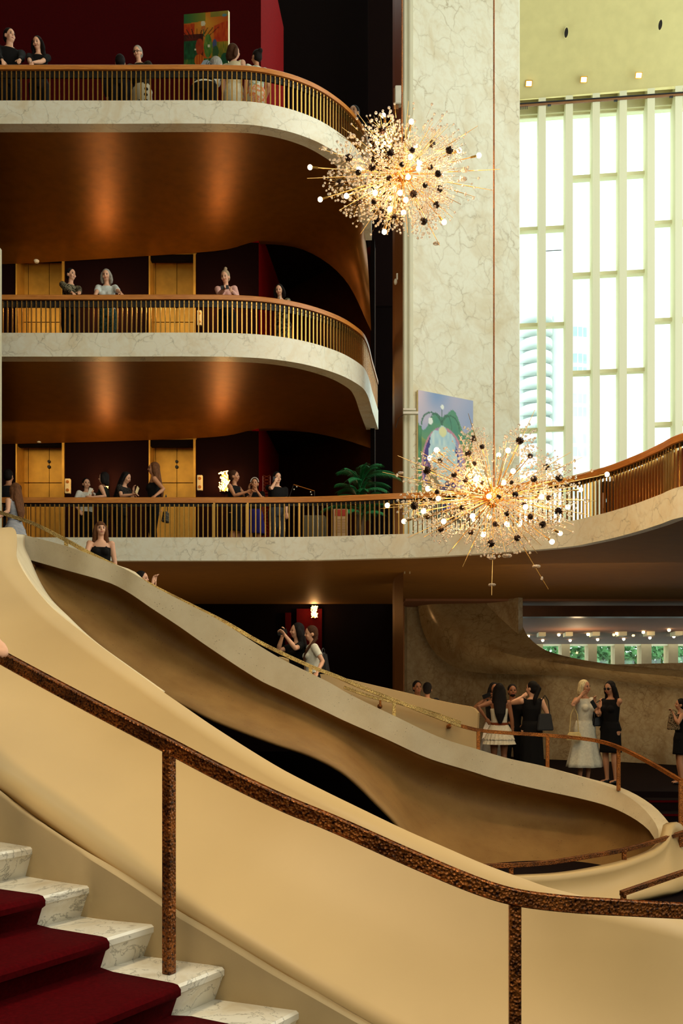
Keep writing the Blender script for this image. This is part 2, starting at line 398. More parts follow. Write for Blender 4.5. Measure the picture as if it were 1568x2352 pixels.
# rear walls of the galleries with their doors
def wallstrip(name, pts, z0, z1, m, thick=.15):
    """vertical wall through plan points"""
    bm = bmesh.new(); pts = [Vector((a, b, 0)) for a, b in pts]; bk = offset(pts, thick)
    rows = [[Vector((p.x, p.y, R(z0))) for p in pts], [Vector((p.x, p.y, R(z1))) for p in pts], [Vector((p.x, p.y, R(z1))) for p in bk], [Vector((p.x, p.y, R(z0))) for p in bk]]
    rows.append(rows[0]); grid(bm, rows); bmesh.ops.remove_doubles(bm, verts=bm.verts, dist=1e-4)
    bmesh.ops.holes_fill(bm, edges=bm.edges); return tag(obj(name, bm, m, smooth=False), kind='structure')
def xy(px, D): return ((px-CX)*D/F, D)
WZ = 22.05
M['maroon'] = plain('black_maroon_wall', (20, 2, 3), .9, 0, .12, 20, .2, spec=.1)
for k, (z0, z1) in {1: (2.3, 5.75), 2: (6.0, 9.9), 3: (10.1, 17)}.items():
    if k < 3:
        segs = [(-420, 40), (145, 345), (446, 594)]
    else: segs = [(-420, 599)]
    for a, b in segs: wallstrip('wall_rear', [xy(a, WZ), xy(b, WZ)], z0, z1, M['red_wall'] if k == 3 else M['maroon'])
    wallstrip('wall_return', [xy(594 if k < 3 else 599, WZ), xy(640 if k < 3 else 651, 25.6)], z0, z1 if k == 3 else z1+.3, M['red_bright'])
    if k < 3:
        pts = [xy(p[0], p[1]) for p in smooth_pts([(640, 25.6), (668, 25.2), (720, 24.5), (790, 23.6), (851, 22.9)], 10)]
        wallstrip('wall_curved', pts, z0, z1+.3, M['gallery_wall'])
        # header above the door recesses
        wallstrip('wall_rear', [xy(30, WZ+.01), xy(452, WZ+.01)], {1: 5.42, 2: 9.52}[k], z1, M['dark_wall'])
wallstrip('wall_far', [xy(560, 27), xy(950, 27)], -2.3, 20, M['dark_wall'])
wallstrip('wall_far', [xy(845, 25.9), xy(908, 25.9)], 10, 20, M['floor_dark'])
nd = 0
for k in (1, 2):
    fl = LEV[k]['floor']; top = {1: 5.52, 2: 9.6}[k]
    for (a, b, seams) in ((40, 145, (65, 113)), (345, 446, (357, 406))):
        nd += 1; (xa, _), (xb, _) = xy(a, WZ), xy(b, WZ); dy = .45
        d = empty('door_%d' % nd, ((xa+xb)/2, WZ+dy, R(fl)), kind='structure'); wd = xb-xa; h = top-fl+.05
        bm = bmesh.new(); x0 = -wd/2
        edges = [-wd/2] + [((s-CX)*(WZ+dy)/F-(xa+xb)/2) for s in seams] + [wd/2]
        for u, v in zip(edges, edges[1:]):
            for za, zb in ((0.0, 2.24), (2.25, h)):
                box(bm, ((u+v)/2, .03, (za+zb)/2), (v-u-.012, .05, zb-za-.008))
        obj('door_panel', bm, M['gold_door'], d, smooth=False)
        bm = bmesh.new(); box(bm, (-wd/2-.01, -dy/2, h/2), (.03, dy+.1, h)); box(bm, (wd/2+.01, -dy/2, h/2), (.05, dy+.1, h)); box(bm, (0, -dy/2, h+.02), (wd+.1, dy+.1, .05))
        obj('door_frame', bm, M['gold_door'], d, smooth=False)
        bm = bmesh.new(); sx = edges[2]
        for zz, r in ((2.60, .04), (2.72, .036)):
            q = bmesh.ops.create_cone(bm, cap_ends=True, segments=14, radius1=r, radius2=r*.8, depth=.05)
            bmesh.ops.transform(bm, matrix=Matrix.Translation((sx, -.02, zz)) @ Matrix.Rotation(math.pi/2, 4, 'X'), verts=q['verts'])
        obj('door_lock', bm, M['black'], d)
slab('wall_seam_block', (-6, WZ+.75, R(6)), (7, .1, 7.5), M['dark_wall'])  # added dark slab stopping light through the door seams
prism_later = True
# side column at the left edge of the view
slab('wall_column', (-5.625, 15.6, R(2)), (.5, .5, 10), M['trim'])

# ---- marble pier ---------------------------------------------------------
pa, pb = Vector(xy(948, 19.1)+(0,)), Vector(xy(1192, 20.5)+(0,))
dirp = (pb-pa).normalized(); nrm = Vector((dirp.y, -dirp.x, 0))
def prism(name, plan, z0, z1, m, kind='structure'):
    bm = bmesh.new(); a = [bm.verts.new((p[0], p[1], R(z0))) for p in plan]; b = [bm.verts.new((p[0], p[1], R(z1))) for p in plan]
    bm.faces.new(a[::-1]); bm.faces.new(b); n = len(plan)
    for i in range(n): bm.faces.new((a[i], a[(i+1) % n], b[(i+1) % n], b[i]))
    return tag(obj(name, bm, m, smooth=False), kind=kind)
bk = Vector((.55, 1.6, 0))
prism('wall_marble_pier', [pa, pb, pb+Vector((.1, .5, 0)), pa+Vector((0.05, 1.0, 0))], 2.3, 26, M['marble_wall'])
tl = Vector(xy(925.5, 19.02)+(0,)); tr = Vector(xy(948.5, 19.06)+(0,))
prism('trim_1', [tl, tr, tr+Vector((0, .5, 0)), tl+Vector((0, .5, 0))], 2.3, 26, M['trim'])
bm = bmesh.new()
for x in (929, 941): 
    q = P(x, 0, 19.0); box(bm, (q.x, 19.01, R(14)), (.02, .03, 23.5))
tag(obj('trim_2', bm, M['trim'], smooth=False), kind='structure')
bl = Vector(xy(906, 19.9)+(0,)); br = Vector(xy(925.8, 19.1)+(0,))
prism('wall_pier_reveal', [bl, br, br+Vector((0, .8, 0)), bl+Vector((0, .8, 0))], -2.3, 26, M['pier_brown'])

prism('wall_end_cover', [xy(850.5, 22.5), xy(860, 22.5), xy(862, 23.2), xy(852, 23.2)], 2.5, 10.2, M['dark_wall'])  # added black prism hiding the window-lit end of the curved wall
# ---- window wall ---------------------------------------------------------
def wy(X): return 36.5-.121*X
def Wp(px, py, dd=0):
    u = (px-CX)/F; Y = 36.5/(1+.121*u)+dd
    return Vector((u*Y, Y, EYE+(YH-py)*Y/F))
rotw = -math.atan(.121)
win = empty('window_1', Wp(1378, 1590), kind='structure')
def wadd(o): 
    o.parent = win; o.matrix_parent_inverse = win.matrix_world.inverted() if False else Matrix.Translation(-Vector(win.location)); return o
ztop = (YH-229)*36.5/F*.966; zt_rel = 21.2
centers = [1184, 1245, 1307, 1369, 1431, 1495, 1559, 1624, 1690]
mb = None
zlow = -2.2; 
for c in centers:
    p = Wp(c, 1500); bm = bmesh.new(); X = p.x
    box(bm, (0, .45, 0), (.25, .9, 1)); 
    o = obj('mullion', bm, M['mullion'], None, smooth=False)
    o.location = (X, p.y, R(2.0)+(zt_rel-2.0)/2+.3); o.rotation_euler = (0, 0, rotw); o.scale = (1, 1, zt_rel-2.0+.6); wadd(o)
# transoms between mullions at the glass, staggered
rows = {0: (413+117, 748, 990), 1: (530, 748, 987)}
tr_y = {0: [530, 750, 990], 1: [527, 748, 986], 2: [411, 634, 858], 3: [407, 631, 855], 4: [403, 628, 852], 5: [515, 738, 976], 6: [512, 735, 972], 7: [508, 730, 970]}
for i in range(8):
    c = (centers[i]+centers[i+1])/2
    for y in tr_y[i]:
        g = Wp(c, y, 0); z = g.z; Y = g.y+.75
        bm = bmesh.new(); box(bm, (0, 0, 0), (1.0, .3, .13)); o = obj('transom', bm, M['mullion'], None, smooth=False)
        o.location = (g.x*1.0, Y, EYE+(z-EYE)*Y/g.y); o.rotation_euler = (0, 0, rotw); wadd(o)
    g = Wp(c, 1000); bm = bmesh.new(); box(bm, (0, 0, 0), (.95, .02, 1)); o = obj('pane', bm, M['glass'], None, smooth=False)
    o.location = (g.x, g.y+.82, R(11.5)); o.scale = (1, 1, 19); o.rotation_euler = (0, 0, rotw); wadd(o)
g = Wp(1263, 576); bm = bmesh.new(); box(bm, (0, 0, 0), (.85, .03, .02)); o = obj('transom', bm, M['dark'], None, smooth=False); o.location = (g.x*1.02, g.y+.8, EYE+(g.z-EYE)*(g.y+.8)/g.y); o.rotation_euler = (0, 0, rotw); wadd(o)
# lintel (underside at the window heads) and curtain track
g = Wp(1400, 258); Yg = g.y+.8
bm = bmesh.new(); box(bm, (0, 0, .8), (13, .5, 1.6)); box(bm, (0, -.1, -.02), (13, .06, .1)); o = obj('lintel', bm, M['mullion'], None, smooth=False)
o.location = (g.x+1, wy(g.x+1)+.85, EYE+(YH-258)*Yg/F); o.rotation_euler = (0, 0, rotw); wadd(o)
ct = empty('curtain_track', Wp(1400, 229), rotw, 'thin dark curtain track running along the top of the window wall', 'curtain track')
bm = bmesh.new(); box(bm, (1.2, 0, 0), (13, .06, .07)); obj('track', bm, M['pier_brown'], ct, smooth=False)
bm = bmesh.new(); box(bm, (1.2, -.03, .06), (13, .03, .04)); obj('track_lip', bm, M['black'], ct, smooth=False)
for x in (-2.1, 2.1, .2): bm = bmesh.new(); box(bm, (x, 0, -.05), (.12, .06, .05)); obj('carriage', bm, M['black'], ct, smooth=False)
for k in range(9):
    bm = bmesh.new(); box(bm, (-3.35+k*.06, 0, -.08), (.022, .03, .09)); obj('hook', bm, M['black'], ct, smooth=False)
# sloped gilt ceiling above it
bm = bmesh.new(); rows = []
for s in range(9):
    y = 229-s*62; dd = -s*.55
    rows.append([Wp(1130, y+5+s*1.5, dd), Wp(1400, y-18-s*1.5, dd)+Vector((0, 0, 0)), Wp(1760, y-50-s*3, dd)])
for r in rows:
    for p in r: pass
grid(bm, rows); tag(obj('ceiling', bm, M['ceiling']), kind='structure')
bm = bmesh.new(); a = Wp(1120, 236); b = Wp(1700, 190)
grid(bm, [[Wp(1120, 236), Wp(1700, 193)], [Wp(1120, 234, 1.3), Wp(1700, 195, 1.3)]]); tag(obj('ceiling', bm, M['ceiling']), kind='structure')
def cpt(px, py):
    s = (229-12-py)/62
    return Wp(px, py, -s*.55-.10)
cn = (Vector((0, -.83, -.56))).normalized()
for i, (px, py) in enumerate([(1214, 192), (1340, 183), (1466, 173)]):
    p = cpt(px, py); e = empty('recessed_ceiling_light', p, label='small lit square downlight in the sloped ceiling, %s of three' % ('left, nearest the marble pier', 'middle', 'right')[i], cat='ceiling light', group='lit downlights above the windows')
    e.rotation_euler = cn.to_track_quat('Z', 'Y').to_euler()
    bm = bmesh.new(); box(bm, (0, 0, .01), (.24, .2, .03)); obj('frame', bm, M['gold_door'], e, smooth=False)
    bm = bmesh.new(); box(bm, (0, 0, .03), (.18, .14, .02)); obj('lamp_face', bm, M['lampwarm'], e, smooth=False)
for i, (px, py) in enumerate([(1300, 75), (1516, 57)]):
    p = cpt(px, py); e = empty('ceiling_can', p, label='dark oval opening of an unlit can light in the ceiling, %s' % ('left of the two', 'right of the two')[i], cat='ceiling light', group='unlit can openings')
    e.rotation_euler = cn.to_track_quat('Z', 'Y').to_euler()
    bm = bmesh.new(); q = bmesh.ops.create_cone(bm, cap_ends=True, segments=24, radius1=.07, radius2=.05, depth=.06); bmesh.ops.scale(bm, vec=(1, 2.1, 1), verts=bm.verts); obj('throat', bm, M['hole'], e)
    bm = bmesh.new(); q = bmesh.ops.create_circle(bm, segments=24, radius=.085); 
    r1 = [v for v in bm.verts]; bmesh.ops.extrude_edge_only(bm, edges=bm.edges[:]); nv = [v for v in bm.verts if v not in r1]
    for v in nv: v.co *= .85
    for v in bm.verts: v.co.y *= 2.1; v.co.z += .035
    obj('rim', bm, M['ceiling'], e)
# rear wall on both sides of and below the great window
bm = bmesh.new(); grid(bm, [[Wp(1110, 1200), Wp(1110, 1590-150)], [Wp(1800, 1200), Wp(1800, 1590-150)]]); tag(obj('wall_window_sill', bm, M['mullion']), kind='structure')

# ---- tower outside -------------------------------------------------------
M['tower'] = plain('pale_tower_concrete', (232, 236, 232), .9, 0, .03, 1)
M['tower_dark'] = plain('grey_tower_shade', (176, 186, 184), .8, 0, .1, 1)  # shade beneath the balcony slabs put into grey strips
M['tower_glass'] = plain('tower_window_glass', (170, 190, 190), .3, 0, .1, 1)
TD = 110.0
tw = empty('residential_tower', P(1275, 1590, TD), label='pale round residential tower with stacked curved balconies behind the window', cat='building')
def T(px, py, dd=0):
    q = P(px, py, TD+dd); return q-tw.location
sc_ = TD/F
bm = bmesh.new(); q = T(1330, 1100); bmesh.ops.create_cone(bm, cap_ends=True, segments=40, radius1=52*sc_, radius2=52*sc_, depth=60); bmesh.ops.translate(bm, vec=Vector((T(1318, 0).x, 2.0, 12)), verts=bm.verts)
obj('tower_shaft', bm, M['tower'], tw)
bm = bmesh.new(); box(bm, ((T(1197, 0).x+T(1290, 0).x)/2, 3.0, 11), (94*sc_, 3, 60)); obj('tower_wing', bm, M['tower'], tw, smooth=False)
for k in range(15):
    y = 722+k*30.5; z = T(0, y).z
    if y > 1300: break
    bm = bmesh.new()
    # curved slab wrapping out from the wing
    ring = []
    for j in range(13):
        a = math.pi*(j/12); ring.append((T(1235, 0).x-math.cos(a)*38*sc_, 1.4-math.sin(a)*2.6))
    lo = [bm.verts.new((x, yy, z-.55)) for x, yy in ring]; hi = [bm.verts.new((x, yy, z+.15)) for x, yy in ring]
    bm.faces.new(lo[::-1]); bm.faces.new(hi)
    for a in range(13): bm.faces.new((lo[a], lo[(a+1) % 13], hi[(a+1) % 13], hi[a]))
    obj('balcony_slab', bm, M['tower'], tw)
    bm = bmesh.new(); box(bm, (T(1240, 0).x, 1.42, z-.95), (66*sc_, .2, .75)); obj('balcony_shade', bm, M['tower_dark'], tw, smooth=False)
    if k % 3 < 2 and k > 0:
        for px in (1318, 1330, 1341):
            bm = bmesh.new(); xx = T(px, 0).x; cx_ = T(1318, 0).x; r = 52*sc_; box(bm, (xx, 2.0-math.sqrt(max(0, r*r-(xx-cx_)**2))-.02, z-.6), (.42, .1, 1.0)); obj('window', bm, M['tower_glass'], tw, smooth=False)

# ---- lower hall: walls, curved marble scoop, far gallery ----------------
wallm = [(905, 25.2), (1000, 25.0), (1060, 24.6), (1160, 23.6), (1261, 22.25), (1427, 21.4), (1568, 20.4), (1800, 19.2)]
pts = [xy(a, b) for a, b in [(p[0], p[1]) for p in smooth_pts(wallm, 60)]]
split = xy(1190, interp(wallm, 1190))
wl = [p for p in pts if p[0]/p[1]*F+CX < 1189]+[split]; wr = [split]+[p for p in pts if p[0]/p[1]*F+CX > 1191]
wallstrip('wall_lower_marble', [xy(928, 24.9)]+[p for p in wl if p[0]/p[1]*F+CX > 932], -2.3, 2.5, M['marble_low'])
wallstrip('wall_lower_marble', wr, -2.3, .6, M['marble_low'])
wallstrip('wall_lower_dark', [xy(-300, 25.3), xy(916, 25.3)], -2.3, 2.5, M['dark_wall'])
prism('wall_lower_edge', [xy(915, 24.8), xy(928.5, 24.8), xy(929, 25.3), xy(915, 25.3)], -2.3, 2.5, M['pier_brown'])
# red patches behind the crystal bracket
for a, b, z0, z1 in ((681, 739, .6, 2.1), (655, 668, .6, 2.0)):
    (xa, _), (xb, _) = xy(a, 25.2), xy(b, 25.2); slab('wall_red_patch', ((xa+xb)/2, 25.22, R((z0+z1)/2)), (xb-xa, .1, z1-z0), M['red_wall'])
def off_d(w, d): return d
lo = [(958, 1385, 24.85), (966, 1432, 24.8), (985, 1480, 24.6), (1015, 1515, 24.3), (1060, 1538, 23.9), (1110, 1546, 23.5), (1160, 1548, 23.0), (1261, 1551, 22.1), (1380, 1561, 21.4), (1568, 1583, 20.3), (1760, 1610, 19.2)]
mi = [(1010, 1382, 24.3), (1030, 1420, 24.0), (1060, 1452, 23.7), (1110, 1482, 23.2), (1160, 1500, 22.7), (1210, 1512, 22.2), (1250, 1518, 21.9), (1310, 1527, 21.2), (1400, 1540, 20.6), (1568, 1556, 19.5), (1760, 1578, 18.4)]
hi = [(1189, 1378, 24.0), (1192, 1402, 23.8), (1197, 1430, 23.5), (1206, 1452, 23.2), (1220, 1470, 22.9), (1240, 1486, 22.6), (1262, 1497, 22.3), (1320, 1512, 21.6), (1400, 1525, 21.0), (1568, 1540, 19.9), (1760, 1558, 18.8)]
bm = bmesh.new(); A, B_, C_ = PX(lo, 50), PX(mi, 50), PX(hi, 50); rows = []
for a, b, c in zip(A, B_, C_):
    r = []
    for s in range(13):
        t = s/12
        if t < .5: u = t*2; q = a.lerp(b, u)+Vector((0, -.18*math.sin(math.pi*u), -.0))
        else: u = (t-.5)*2; q = b.lerp(c, u)
        r.append(q)
    r.append(c+Vector((0, .25, 0))); rows.append(r)
grid(bm, rows); o = obj('scooped_marble_parapet', bm, M['marble_brown'])
tag(o, 'glossy tan marble parapet curving under itself above the standing group at right', 'parapet')
# beam and far gallery
slab('ceiling_beam', (xy(1195, 24)[0]+5, 24.2, R(1.94)), (10, .5, .26), M['gallery_wall'])
slab('ceiling', (11, 34, R(2.2)), (19, 21, .12), plain('mauve_brown_ceiling', (136, 92, 66), .7))
slab('floor', (11, 36, R(-1.6)), (22, 20, .1), M['floor_dark'])
gw = empty('window_2', (8, 45, R(1)), kind='structure')
for c0, c1 in ((1200, 1246), (1289, 1308), (1350, 1370), (1411, 1433), (1472, 1495), (1534, 1556), (1595, 1616)):
    x0, x1 = (c0-CX)*45/F, (c1-CX)*45/F; bm = bmesh.new(); box(bm, ((x0+x1)/2-8, .3, 0), (x1-x0, .7, 6.4)); obj('window_pier', bm, M['curb'], gw, smooth=False)
bm = bmesh.new(); box(bm, (1, .5, 0), (22, .02, 6)); obj('pane', bm, M['glass'], gw, smooth=False)
slab('wall_gallery_head', (9, 45.3, R(2.6)), (24, .6, 1.0), M['mullion'])
for i, (px, py) in enumerate([(1213, 1461), (1283, 1458), (1350, 1457), (1416, 1455), (1477, 1452), (1536, 1447), (1246, 1471), (1309, 1471), (1372, 1469), (1432, 1468), (1492, 1465), (1547, 1462)]):
    D = F*2.10/(YH-py); p = P(px, py, D)
    row = 'front' if i < 6 else 'rear'; j = i if i < 6 else i-6
    e = empty('ceiling_downlight', p, label='glowing bulb on the low gallery ceiling, %s in the %s row' % (('first from left', 'second from left', 'third from left', 'fourth from left', 'fifth from left', 'last at right')[j], row), cat='ceiling light', group='bulbs on the low gallery ceiling')
    bm = bmesh.new(); ico(bm, (0, 0, 0), .055, 2); obj('bulb', bm, M['bulb'], e)
    bm = bmesh.new(); bmesh.ops.create_cone(bm, cap_ends=True, segments=12, radius1=.05, radius2=.04, depth=.03); bmesh.ops.translate(bm, vec=(0, 0, .05), verts=bm.verts); obj('socket', bm, M['chrome_gold'], e)
# trees outside
M['leaf_out'] = plain('tree_leaves', (90, 140, 84), .7, 0, .4, 1.5)
M['bark'] = plain('tree_bark', (92, 76, 60), .9)
rt_ = random.Random(3)
for i, px in enumerate((1262, 1330, 1392, 1455, 1515, 1580)):
    b = P(px, 1590, 54); b.z = R(-1.6); t = empty('tree', b, label='leafy green tree outside the low gallery windows, seen through the %s pane' % ('first', 'second', 'third', 'fourth', 'fifth', 'rightmost')[i], cat='tree', group='trees outside the low windows')
    bm = bmesh.new(); tube(bm, [(0, 0, 0), (.1, 0, 1.2), (-.1, 0, 2.6), (.3, 0, 4)], [.15, .12, .1, .05]); tube(bm, [(-.05, 0, 2), (-.7, 0, 3.2)], [.07, .03]); obj('trunk', bm, M['bark'], t)
    bm = bmesh.new()
    for k in range(900):
        a = rt_.gauss(0, .75); c = rt_.gauss(3.0, 1.0); d_ = rt_.gauss(0, .6); v = Vector((a, d_, max(1.2, c)))
        n = Vector((rt_.uniform(-1, 1), rt_.uniform(-1, 1), rt_.uniform(-1, 1))).normalized(); u = n.orthogonal().normalized()*.11; w_ = n.cross(u.normalized())*.17
        bm.faces.new([bm.verts.new(v+u), bm.verts.new(v+w_), bm.verts.new(v-u), bm.verts.new(v-w_)])
    obj('crown', bm, M['leaf_out'], t, smooth=False, recalc=False)
# ------------------------------------------------------------------ staircase
def thick_strip(A, B, tv):
    """closed band with front edges A (top), B (bottom); tv: list of thickness vectors"""
    bm = bmesh.new(); n = len(A)
    rows = [A, [a+v for a, v in zip(A, tv)], [b+v for b, v in zip(B, tv)], B, A]
    V = []
    rows4 = rows[:4]; VV = [[bm.verts.new(p) for p in r] for r in rows4]
    for i in range(4):
        r0, r1 = VV[i], VV[(i+1) % 4]
        for j in range(n-1): bm.faces.new((r0[j], r0[j+1], r1[j+1], r1[j]))
    bm.faces.new([VV[i][0] for i in range(4)]); bm.faces.new([VV[i][-1] for i in (3, 2, 1, 0)])
    return bm
N = 90
ribT = [(52, 1228, 13.7), (73, 1233, 13.7), (145, 1252, 13.6), (195, 1269, 13.5), (230, 1283, 13.5), (268, 1298, 13.5), (306, 1317, 13.4), (356, 1348, 13.4), (421, 1382, 13.4), (497, 1421, 13.4), (600, 1486, 13.4), (657, 1519, 13.4), (757, 1568, 13.4), (800, 1593, 13.5), (907, 1645, 13.6), (1011, 1694, 13.8), (1100, 1722, 13.95), (1160, 1740, 14.05), (1254, 1762, 14.1), (1362, 1794, 14.0), (1420, 1817, 13.7), (1470, 1850, 13.2), (1500, 1884, 12.7), (1511, 1905, 12.3), (1512, 1925, 11.9)]
ribB = [(55, 1282, 13.7), (90, 1292, 13.7), (153, 1310, 13.6), (190, 1320, 13.5), (225, 1330, 13.5), (262, 1343, 13.5), (300, 1364, 13.4), (345, 1395, 13.4), (410, 1438, 13.4), (480, 1487, 13.4), (592, 1560, 13.4), (650, 1588, 13.4), (738, 1630, 13.4), (790, 1655, 13.5), (890, 1699, 13.6), (985, 1742, 13.8), (1080, 1771, 13.95), (1140, 1790, 14.05), (1235, 1813, 14.1), (1340, 1836, 14.0), (1400, 1853, 13.7), (1450, 1877, 13.2), (1486, 1903, 12.7), (1500, 1922, 12.3), (1506, 1938, 11.9)]
A = [P(*p) for p in smooth_pts(ribT, N)]
# use the same parameterisation for the lower edge
def twin(a, b, n):
    L = [0]
    for p, q in zip(a, a[1:]): L.append(L[-1]+math.dist(p[:2], q[:2])+1e-9)
    both = [tuple(p)+tuple(q) for p, q in zip(a, b)]
    o = smooth_pts(both, n); return [P(*q[:3]) for q in o], [P(*q[3:]) for q in o]
A, B = twin(ribT, ribB, N)
tv = []
for i in range(N+1):
    t = A[min(i+1, N)]-A[max(i-1, 0)]; t.z = 0; t.normalize(); n = Vector((-t.y, t.x, 0)); 
    tv.append(n*.17)
rib = obj('curved_stair_parapet', thick_strip(A, B, tv), M['concrete'])
tag(rib, 'speckled beige concrete parapet snaking down from upper left to the bend at right', 'parapet')
# sculpted soffit shell hanging under that parapet
low = [(80, 1312, 13.6), (115, 1370, 13.4), (190, 1450, 13.1), (280, 1528, 12.9), (356, 1586, 12.7), (421, 1616, 12.6), (500, 1655, 12.5), (626, 1703, 12.4), (714, 1733, 12.4), (783, 1768, 12.4), (825, 1802, 12.4), (864, 1841, 12.4), (906, 1883, 12.4), (932, 1915, 12.4), (990, 1990, 12.4), (1080, 2050, 12.5), (1180, 2080, 12.6), (1300, 2085, 12.6), (1400, 2070, 12.4), (1470, 2030, 12.1), (1506, 1970, 11.9)]
lowR = smooth_pts(low, N); rows = []
sm = [sum((tv[max(0, min(N, i+k))].normalized() for k in range(-9, 10)), Vector((0, 0, 0))).normalized() for i in range(N+1)]
sp = [B[i].z-P(*lowR[i]).z for i in range(N+1)]; sp = [sum(sp[max(0, min(N, i+k))] for k in range(-7, 8))/15 for i in range(N+1)]
for i in range(N+1):
    b = B[i]; l_ = P(*lowR[i]); r = []
    inn = sm[i]
    k1 = b + tv[i].normalized()*.02 + Vector((0, 0, .0))
    span = sp[i]; ins = min(1.15, .9*max(span, .05)+.05) * (1 if i < N-14 else max(.25, (N-i)/14))
    c1 = b.lerp(l_, .2)+inn*ins; c2 = b.lerp(l_, .5)+inn*ins
    for s in range(15):
        t = s/14; q = ((1-t)**3)*k1+3*(1-t)**2*t*c1+3*(1-t)*t*t*c2+t**3*l_; r.append(q)
    rows.append(r)
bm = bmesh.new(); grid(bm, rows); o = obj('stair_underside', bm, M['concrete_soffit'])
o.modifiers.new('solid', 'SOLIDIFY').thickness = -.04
tag(o, 'hollowed concrete underside, browned for shade, hanging below the far flight', 'staircase')

# near parapet (cream) with its base curve and rim
def ext(t): return Vector((-1.77-.866*t, 5.15+.5*t, R(-.515+.395*t)))
bot = [Vector((-6.6, 8.2, R(1.95))), ext(4.2), ext(3), ext(1.6), ext(.8), P(0, 1818, 5.2), P(89, 1883, 5.0), P(223, 1977, 4.78), P(371, 2075, 4.64), P(446, 2122, 4.56), P(580, 2204, 4.44), P(700, 2276, 4.34), P(830, 2352, 4.27), P(1050, 2470, 4.2), P(1300, 2580, 4.2), P(1568, 2680, 4.3), P(1800, 2730, 4.5), P(2000, 2790, 4.8)]
topq = [(-150, 1300, 9.6), (23, 1223, 9.2), (42, 1302, 8.5), (111, 1398, 7.6), (214, 1482, 6.8), (367, 1593, 6.1), (430, 1637, 5.85), (513, 1693, 5.6), (645, 1774, 5.3), (730, 1818, 5.15), (844, 1873, 5.0), (932, 1915, 4.92), (1020, 1953, 4.86), (1105, 1989, 4.82), (1198, 2022, 4.8), (1305, 2054, 4.8), (1518, 2105, 4.95), (1660, 2150, 5.2)]
topp = [P(*p) for p in topq]+[]
bb = [tuple(v) for v in bot]; tt = [tuple(v) for v in topp]
both = [a+b for a, b in zip(tt, bb)]
def smooth3(both, n):
    L = [0]
    for p, q in zip(both, both[1:]): L.append(L[-1]+math.dist(p, q))
    out = []
    for k in range(n+1):
        s = L[-1]*k/n; i = 0
        while i < len(both)-2 and L[i+1] < s: i += 1
        h = L[i+1]-L[i]; t = (s-L[i])/h
        def tg(j):
            j0, j1 = max(j-1, 0), min(j+1, len(both)-1); return [(both[j1][q]-both[j0][q])/(L[j1]-L[j0]) for q in range(len(both[0]))]
        a, b = both[i], both[i+1]; ta, tb = tg(i), tg(i+1)
        h00, h10, h01, h11 = 2*t**3-3*t*t+1, t**3-2*t*t+t, -2*t**3+3*t*t, t**3-t*t
        out.append([h00*a[q]+h10*h*ta[q]+h01*b[q]+h11*h*tb[q] for q in range(len(a))])
    return out
res = smooth3(both, 120)
TT = [Vector(r[:3]) for r in res]; BB = [Vector(r[3:]) for r in res]
rows = []
for t_, b_ in zip(TT, BB):
    r = []
    for s in range(13):
        u = s/12; q = b_.lerp(t_, u); q += Vector((0, .07, -.05))*math.sin(math.pi*u)*min(1.5, (t_-b_).length)
        r.append(q)
    rows.append(r)
bm = bmesh.new(); grid(bm, rows); near = obj('cream_stair_parapet', bm, M['cream'])
so = near.modifiers.new('solid', 'SOLIDIFY'); so.thickness = .05; so.offset = -1
tag(near, 'large smooth cream plaster parapet sweeping across the foreground beside the marble steps', 'parapet')
# rim: inner face that wraps round the head of the well
outer = [(23, 1223, 9.2), (23, 1256, 9.0), (42, 1302, 8.5), (73, 1352, 8.05), (111, 1398, 7.6), (161, 1440, 7.2), (214, 1482, 6.8), (268, 1524, 6.5), (325, 1564, 6.28), (372, 1597, 6.08)]
innr = [(53, 1228, 13.6), (52, 1256, 13.4), (65, 1287, 13.2), (88, 1340, 12.2), (115, 1382, 11.2), (153, 1421, 9.9), (191, 1459, 8.8), (232, 1494, 7.8), (290, 1537, 7.0), (352, 1582, 6.4)]
a_, b_ = twin(outer, innr, 50); rows = []
for a, b in zip(a_, b_):
    rows.append([a.lerp(b, s/8)+Vector((-.12, 0, 0))*math.sin(math.pi*s/8)*(b-a).length*.12 for s in range(9)])
bm = bmesh.new(); grid(bm, rows); o = obj('well_rim', bm, M['concrete'], near); o.modifiers.new('solid', 'SOLIDIFY').thickness = .03

# lower wall of the well with its rim and little rail
Lu = [(1000, 2000, 9.9), (1100, 2012, 10.1), (1181, 2009, 10.3), (1283, 2003, 10.6), (1390, 1985, 11.0), (1450, 1968, 11.3), (1496, 1947, 11.6), (1515, 1922, 11.8), (1524, 1890, 12.0), (1531, 1890, 12.2), (1545, 1900, 12.4), (1568, 1945, 12.6), (1620, 2000, 12.7)]
Ll = [(1000, 2150, 9.6), (1100, 2150, 9.8), (1181, 2140, 10.0), (1283, 2120, 10.3), (1390, 2095, 10.7), (1450, 2078, 10.9), (1496, 2068, 11.1), (1520, 2062, 11.2), (1540, 2058, 11.3), (1550, 2055, 11.4), (1568, 2050, 11.5), (1600, 2040, 11.6), (1660, 2030, 11.7)]
a_, b_ = twin(Lu, Ll, 60); rows = [[a.lerp(b, s/8)+Vector((0, .10, 0))*math.sin(math.pi*s/8) for s in range(9)] for a, b in zip(a_, b_)]
bm = bmesh.new(); grid(bm, rows); o = obj('lower_well_wall', bm, M['cream']); o.modifiers.new('solid', 'SOLIDIFY').thickness = -.12
tag(o, 'smooth cream wall curving round the bottom of the stairwell below the small lower handrail', 'parapet')

